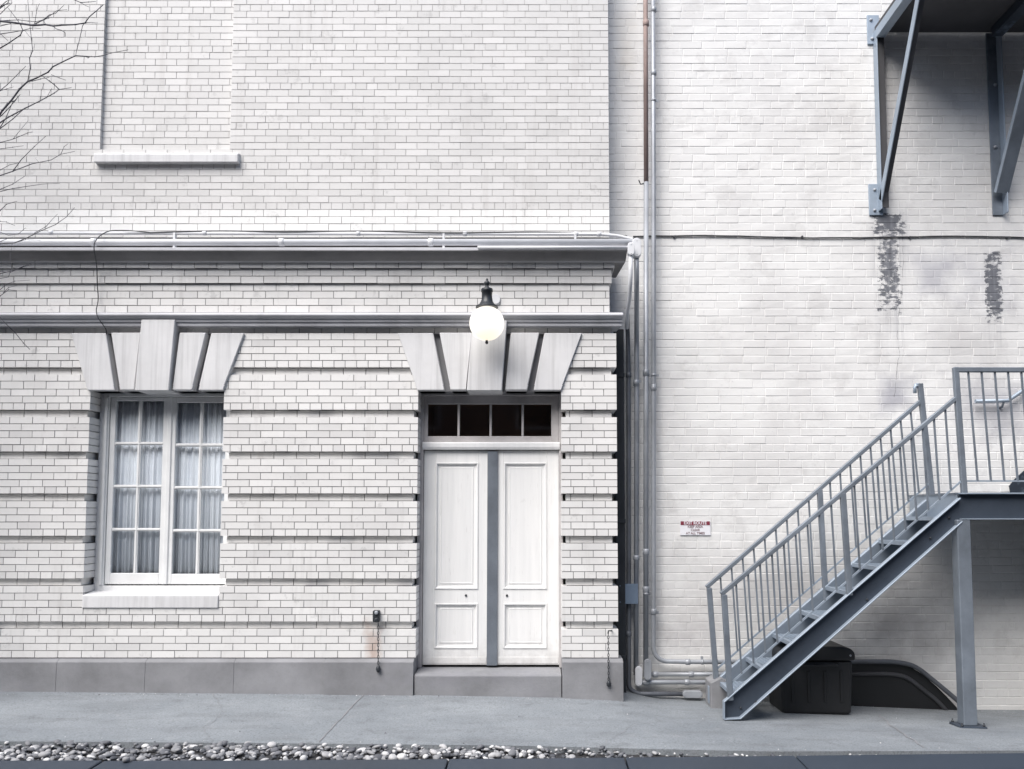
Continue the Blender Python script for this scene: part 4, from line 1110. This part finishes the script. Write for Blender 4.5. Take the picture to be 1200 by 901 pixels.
# ------------------------------------------------------------------ bin under the stairs
byn = 7.95
a, b = P(914, 838, byn), P(1000, 757, byn)
bn = thing('storage_bin', 'black plastic bin with a rounded lid in the dark under the stairs', 'bin', ((a.x+b.x)/2, byn+.2, gz(3, 8)))
zl = b.z-.13
m = MB(); m.prism([(a.x+.03, gz(2.7, byn)), (b.x-.03, gz(2.7, byn)), (b.x-.005, zl), (a.x+.005, zl)], byn, byn+.48); m.build('body', 'rubber', bn, bevel=.03, seg=3)
m = MB(); m.prism([(a.x-.01, zl+.003), (b.x+.012, zl+.003), (b.x+.012, zl+.07), (b.x-.02, zl+.11), (b.x-.1, zl+.132), (a.x+.1, zl+.132), (a.x+.02, zl+.11), (a.x-.01, zl+.07)], byn-.02, byn+.5); ld = m.build('lid', 'rubber', bn, bevel=.02, seg=3)
for k in range(4): xr_ = a.x+.12+k*(b.x-a.x-.24)/3; MB().box(xr_-.012, xr_+.012, byn-.012, byn-.001, gz(2.9, byn)+.12, zl-.09).build('rib', 'rubber', bn, bevel=.004)
m = MB(); hx0, hx1 = a.x+.16, b.x-.16; m.tube(fillet([(hx0, byn-.02, zl-.02), (hx0, byn-.05, zl-.03), (hx1, byn-.05, zl-.03), (hx1, byn-.02, zl-.02)], .02), .012, 8); m.build('handle', 'rubber', bn)
q = P(996.5, 767.5, byn-.02); MB().lathe((q.x, byn-.032, q.z), [(.004, 0), (.009, .003), (.010, .014)], 8, axis='y').build('latch', 'pipe_grey', ld)

# low black panel filling the outline under the curved pipe
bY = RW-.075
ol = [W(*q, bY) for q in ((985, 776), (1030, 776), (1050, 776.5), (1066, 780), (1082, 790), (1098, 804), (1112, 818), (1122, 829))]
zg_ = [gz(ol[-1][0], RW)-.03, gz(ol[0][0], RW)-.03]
t = MB().prism(ol+[(ol[-1][0], zg_[0]), (ol[0][0], zg_[1])], bY, RW-.025).build('black_fill', 'rubber', bevel=.006)
tag(t, 'low black panel with a sloping curved end standing behind the pipes beside the bin', 'fill_panel')

# ------------------------------------------------------------------ bare tree at the left edge
TY = 7.15
tr = thing('bare_tree', 'leafless tree reaching thin dark twigs in from the left edge', 'tree', (X(-170, 800, TY), TY, zb(-6)))
tx = tr.location.x
trunk = [(tx, TY, zb(-6)-.1), (tx+.03, TY, 1.2), (tx-.02, TY+.03, 2.4), (tx+.05, TY, 3.6), (tx+.02, TY, 4.8), (tx+.1, TY, 6.2), (tx+.08, TY, 7.6)]
MB().tube(fillet(trunk, .4), [.13-.1*i/43 for i in range(len(fillet(trunk, .4)))], 12).build('trunk', 'bark', tr)
def twig(m, pts, r0, r1, Y, n=5, knots=True):
    L = []; k = len(pts)
    for i, (px, py) in enumerate(pts):
        L.append(P(px, py, Y+.05*math.sin(px*.05+py*.03)))
    rs = [r0+(r1-r0)*i/(k-1) for i in range(k)]
    m.tube(L, rs, n)
    if knots:
        for i in range(1, k-1):
            if random.random() < .6: m.lathe(L[i]-Vector((0, 0, .006)), [(.001, 0), (rs[i]*1.7, .005), (rs[i]*1.2, .009), (.0005, .014)], 5)
def z6(*q): return [(x/6.93, y/6.93) for x, y in q]
def z4(*q): return [(x/4, y/4) for x, y in q]
def z4b(*q): return [(x/4, 225+y/4) for x, y in q]
BR = [
 [(z6((0,175),(130,190),(270,210),(370,203),(430,215),(500,208),(610,203),(690,190),(725,140),(790,85),(840,40)), .0095, .003),
  (z6((430,215),(460,240),(500,250),(530,270),(530,300)), .004, .002), (z6((685,190),(670,215),(640,350),(625,400),(615,450)), .003, .002),
  (z6((690,190),(740,185),(795,190)), .003, .0015), (z6((270,205),(360,160),(400,125),(450,112),(520,45)), .005, .0018), (z6((370,203),(355,170),(460,90),(545,80)), .003, .0015)],
 [(z6((0,172),(80,168),(150,165),(230,175),(290,180),(400,150)), .004, .002), (z6((0,120),(60,60),(100,25)), .003, .002), (z6((280,200),(300,80),(320,30)), .0025, .0015)],
 [(z6((-40,990),(20,900),(95,815),(160,725),(225,665),(290,640),(390,590),(430,545),(520,500),(615,455),(690,460),(770,465),(830,455),(900,435),(1040,408)), .0088, .0022),
  (z6((225,665),(245,560),(240,475),(265,415),(255,320),(245,230),(235,110),(225,0)), .0042, .002), (z6((225,665),(265,662),(330,645),(400,632)), .004, .002), (z6((690,460),(715,473),(745,458)), .003, .002),
  (z6((20,900),(60,840),(120,820),(165,770)), .004, .002)],
 [(z6((-60,1040),(60,960),(190,890),(330,820),(440,760),(480,730),(580,715)), .006, .0022), (z6((480,730),(440,690),(400,660),(350,625)), .0042, .003),
  (z6((415,610),(480,635),(535,655)), .0028, .0018), (z6((330,820),(335,740),(360,680)), .0022, .0014), (z6((385,785),(420,720)), .002, .0014)],
 [(z6((-40,420),(0,395),(60,360),(165,290),(185,250),(170,210),(130,150),(60,60)), .0062, .002), (z6((185,250),(265,230),(330,235)), .003, .0016), (z6((-30,282),(0,280),(100,265),(185,250)), .004, .003),
  (z6((0,275),(65,335)), .003, .002), (z6((0,215),(90,195)), .004, .002), (z6((200,250),(240,300),(255,310)), .002, .0014)],
 [(z6((-40,760),(0,740),(60,690),(150,600),(210,540)), .004, .002), (z6((0,740),(55,725),(110,708)), .003, .0015)],
 [(z6((560,-20),(600,0),(655,25),(720,20),(780,15)), .005, .002), (z6((655,25),(690,45),(720,60)), .003, .0015)],
 [(z6((-40,90),(0,70),(40,40),(85,30)), .006, .003), (z6((0,60),(50,15),(90,0)), .004, .002), (z6((10,66),(70,20),(60,-10)), .003, .002)],
 [(z4((-30,620),(0,605),(60,560),(120,505)), .005, .003), (z4((0,600),(25,560),(60,480),(80,465)), .004, .002), (z4((0,550),(30,520),(75,470),(85,450)), .0045, .002)],
 [(z4((-20,672),(0,670),(60,655),(130,625),(155,620)), .0038, .0018), (z4((60,655),(130,570)), .0022, .0014)],
 [(z4((-20,702),(0,700),(60,692),(110,685)), .003, .0016)],
 [(z4((-40,835),(0,825),(60,805),(150,770),(240,752),(285,725),(350,712)), .0052, .002), (z4((285,725),(300,690),(320,675)), .0024, .0014), (z4((60,805),(100,750),(160,690),(215,640)), .004, .0018), (z4((150,770),(180,762),(165,742)), .002, .0012), (z4((0,800),(45,775),(90,765)), .003, .0016)],
 [(z4((-20,898),(0,890),(60,865),(120,825)), .0036, .0018), (z4((0,900),(60,886),(130,875),(200,865),(280,862)), .0036, .0016)],
 [(z4b((-30,246),(0,245),(70,240),(130,215),(190,185),(260,155),(310,120),(350,75)), .0052, .0018), (z4b((160,195),(215,165),(245,130),(270,105)), .0028, .0014), (z4b((70,240),(120,225),(190,228)), .0026, .0014)],
 [(z4b((-20,110),(0,90),(30,60),(80,45)), .0038, .002), (z4b((-10,142),(0,140),(30,142),(70,160)), .003, .0016), (z4b((0,190),(40,205),(85,200),(120,170)), .003, .0016), (z4b((0,235),(30,222),(60,215)), .003, .0016)],
 [(z4b((-20,390),(0,385),(60,370),(150,340),(220,340)), .0046, .002), (z4b((60,370),(110,350),(170,325)), .003, .0015), (z4b((0,375),(50,378),(90,360)), .003, .0016)],
 [(z4b((-20,495),(0,490),(40,460),(80,465)), .0038, .0018), (z4b((0,460),(30,435),(70,420),(140,415)), .003, .0015), (z4b((15,475),(40,450),(80,440)), .0026, .0014)],
 [(z4b((-20,575),(5,595),(40,632),(70,660),(110,710),(140,740)), .0042, .0022)],
 [(z4b((40,400),(55,350),(48,330),(50,290),(58,240)), .0022, .0014)],
]
rng = random.Random(3)
for bi, br in enumerate(BR):
    m = MB(); Yb = TY+rng.uniform(-.25, .25)
    first = br[0][0][0]
    p0 = P(first[0], first[1], Yb)
    # the limb that carries this branch back to the trunk, outside the picture
    zt0_ = p0.z-rng.uniform(.35, .6)*max(.3, p0.x-tx)
    root = Vector((tx, TY, max(1.6, min(7.2, zt0_)))); mid = root.lerp(p0, .5)+Vector((0, 0, .06))
    if first[0] > 20: root = Vector((tx, TY, 6.4)); mid = p0+Vector((-.35, 0, .55))
    r0 = br[0][1]
    m.tube([root, mid, p0], [r0*2.4, r0*1.6, r0], 7)
    for pts, ra, rb in br: twig(m, pts, ra, rb, Yb)
    m.build('branch', 'bark', tr)
m = MB()
for k in range(26):                                             # the rest of the crown, beyond the left edge
    zz_ = rng.uniform(2.2, 7.4); ang = rng.uniform(1.9, 4.4); ln = rng.uniform(.7, 1.6)
    p = Vector((tx, TY, zz_)); d = Vector((math.cos(ang), math.sin(ang)*.9, .55)).normalized(); q = [p]
    for s_ in range(5): d = (d+Vector((rng.uniform(-.25, .25), rng.uniform(-.25, .25), rng.uniform(-.1, .2)))).normalized(); q.append(q[-1]+d*ln/5)
    m.tube(q, [.016, .013, .010, .007, .005, .003], 6)
    for s_ in range(2, 5):
        e = (d+Vector((rng.uniform(-.8, .8), rng.uniform(-.8, .8), rng.uniform(-.2, .6)))).normalized(); m.tube([q[s_], q[s_]+e*.2, q[s_]+e*.38+Vector((0, 0, .05))], [.005, .0035, .002], 5)
m.build('crown', 'bark', tr)
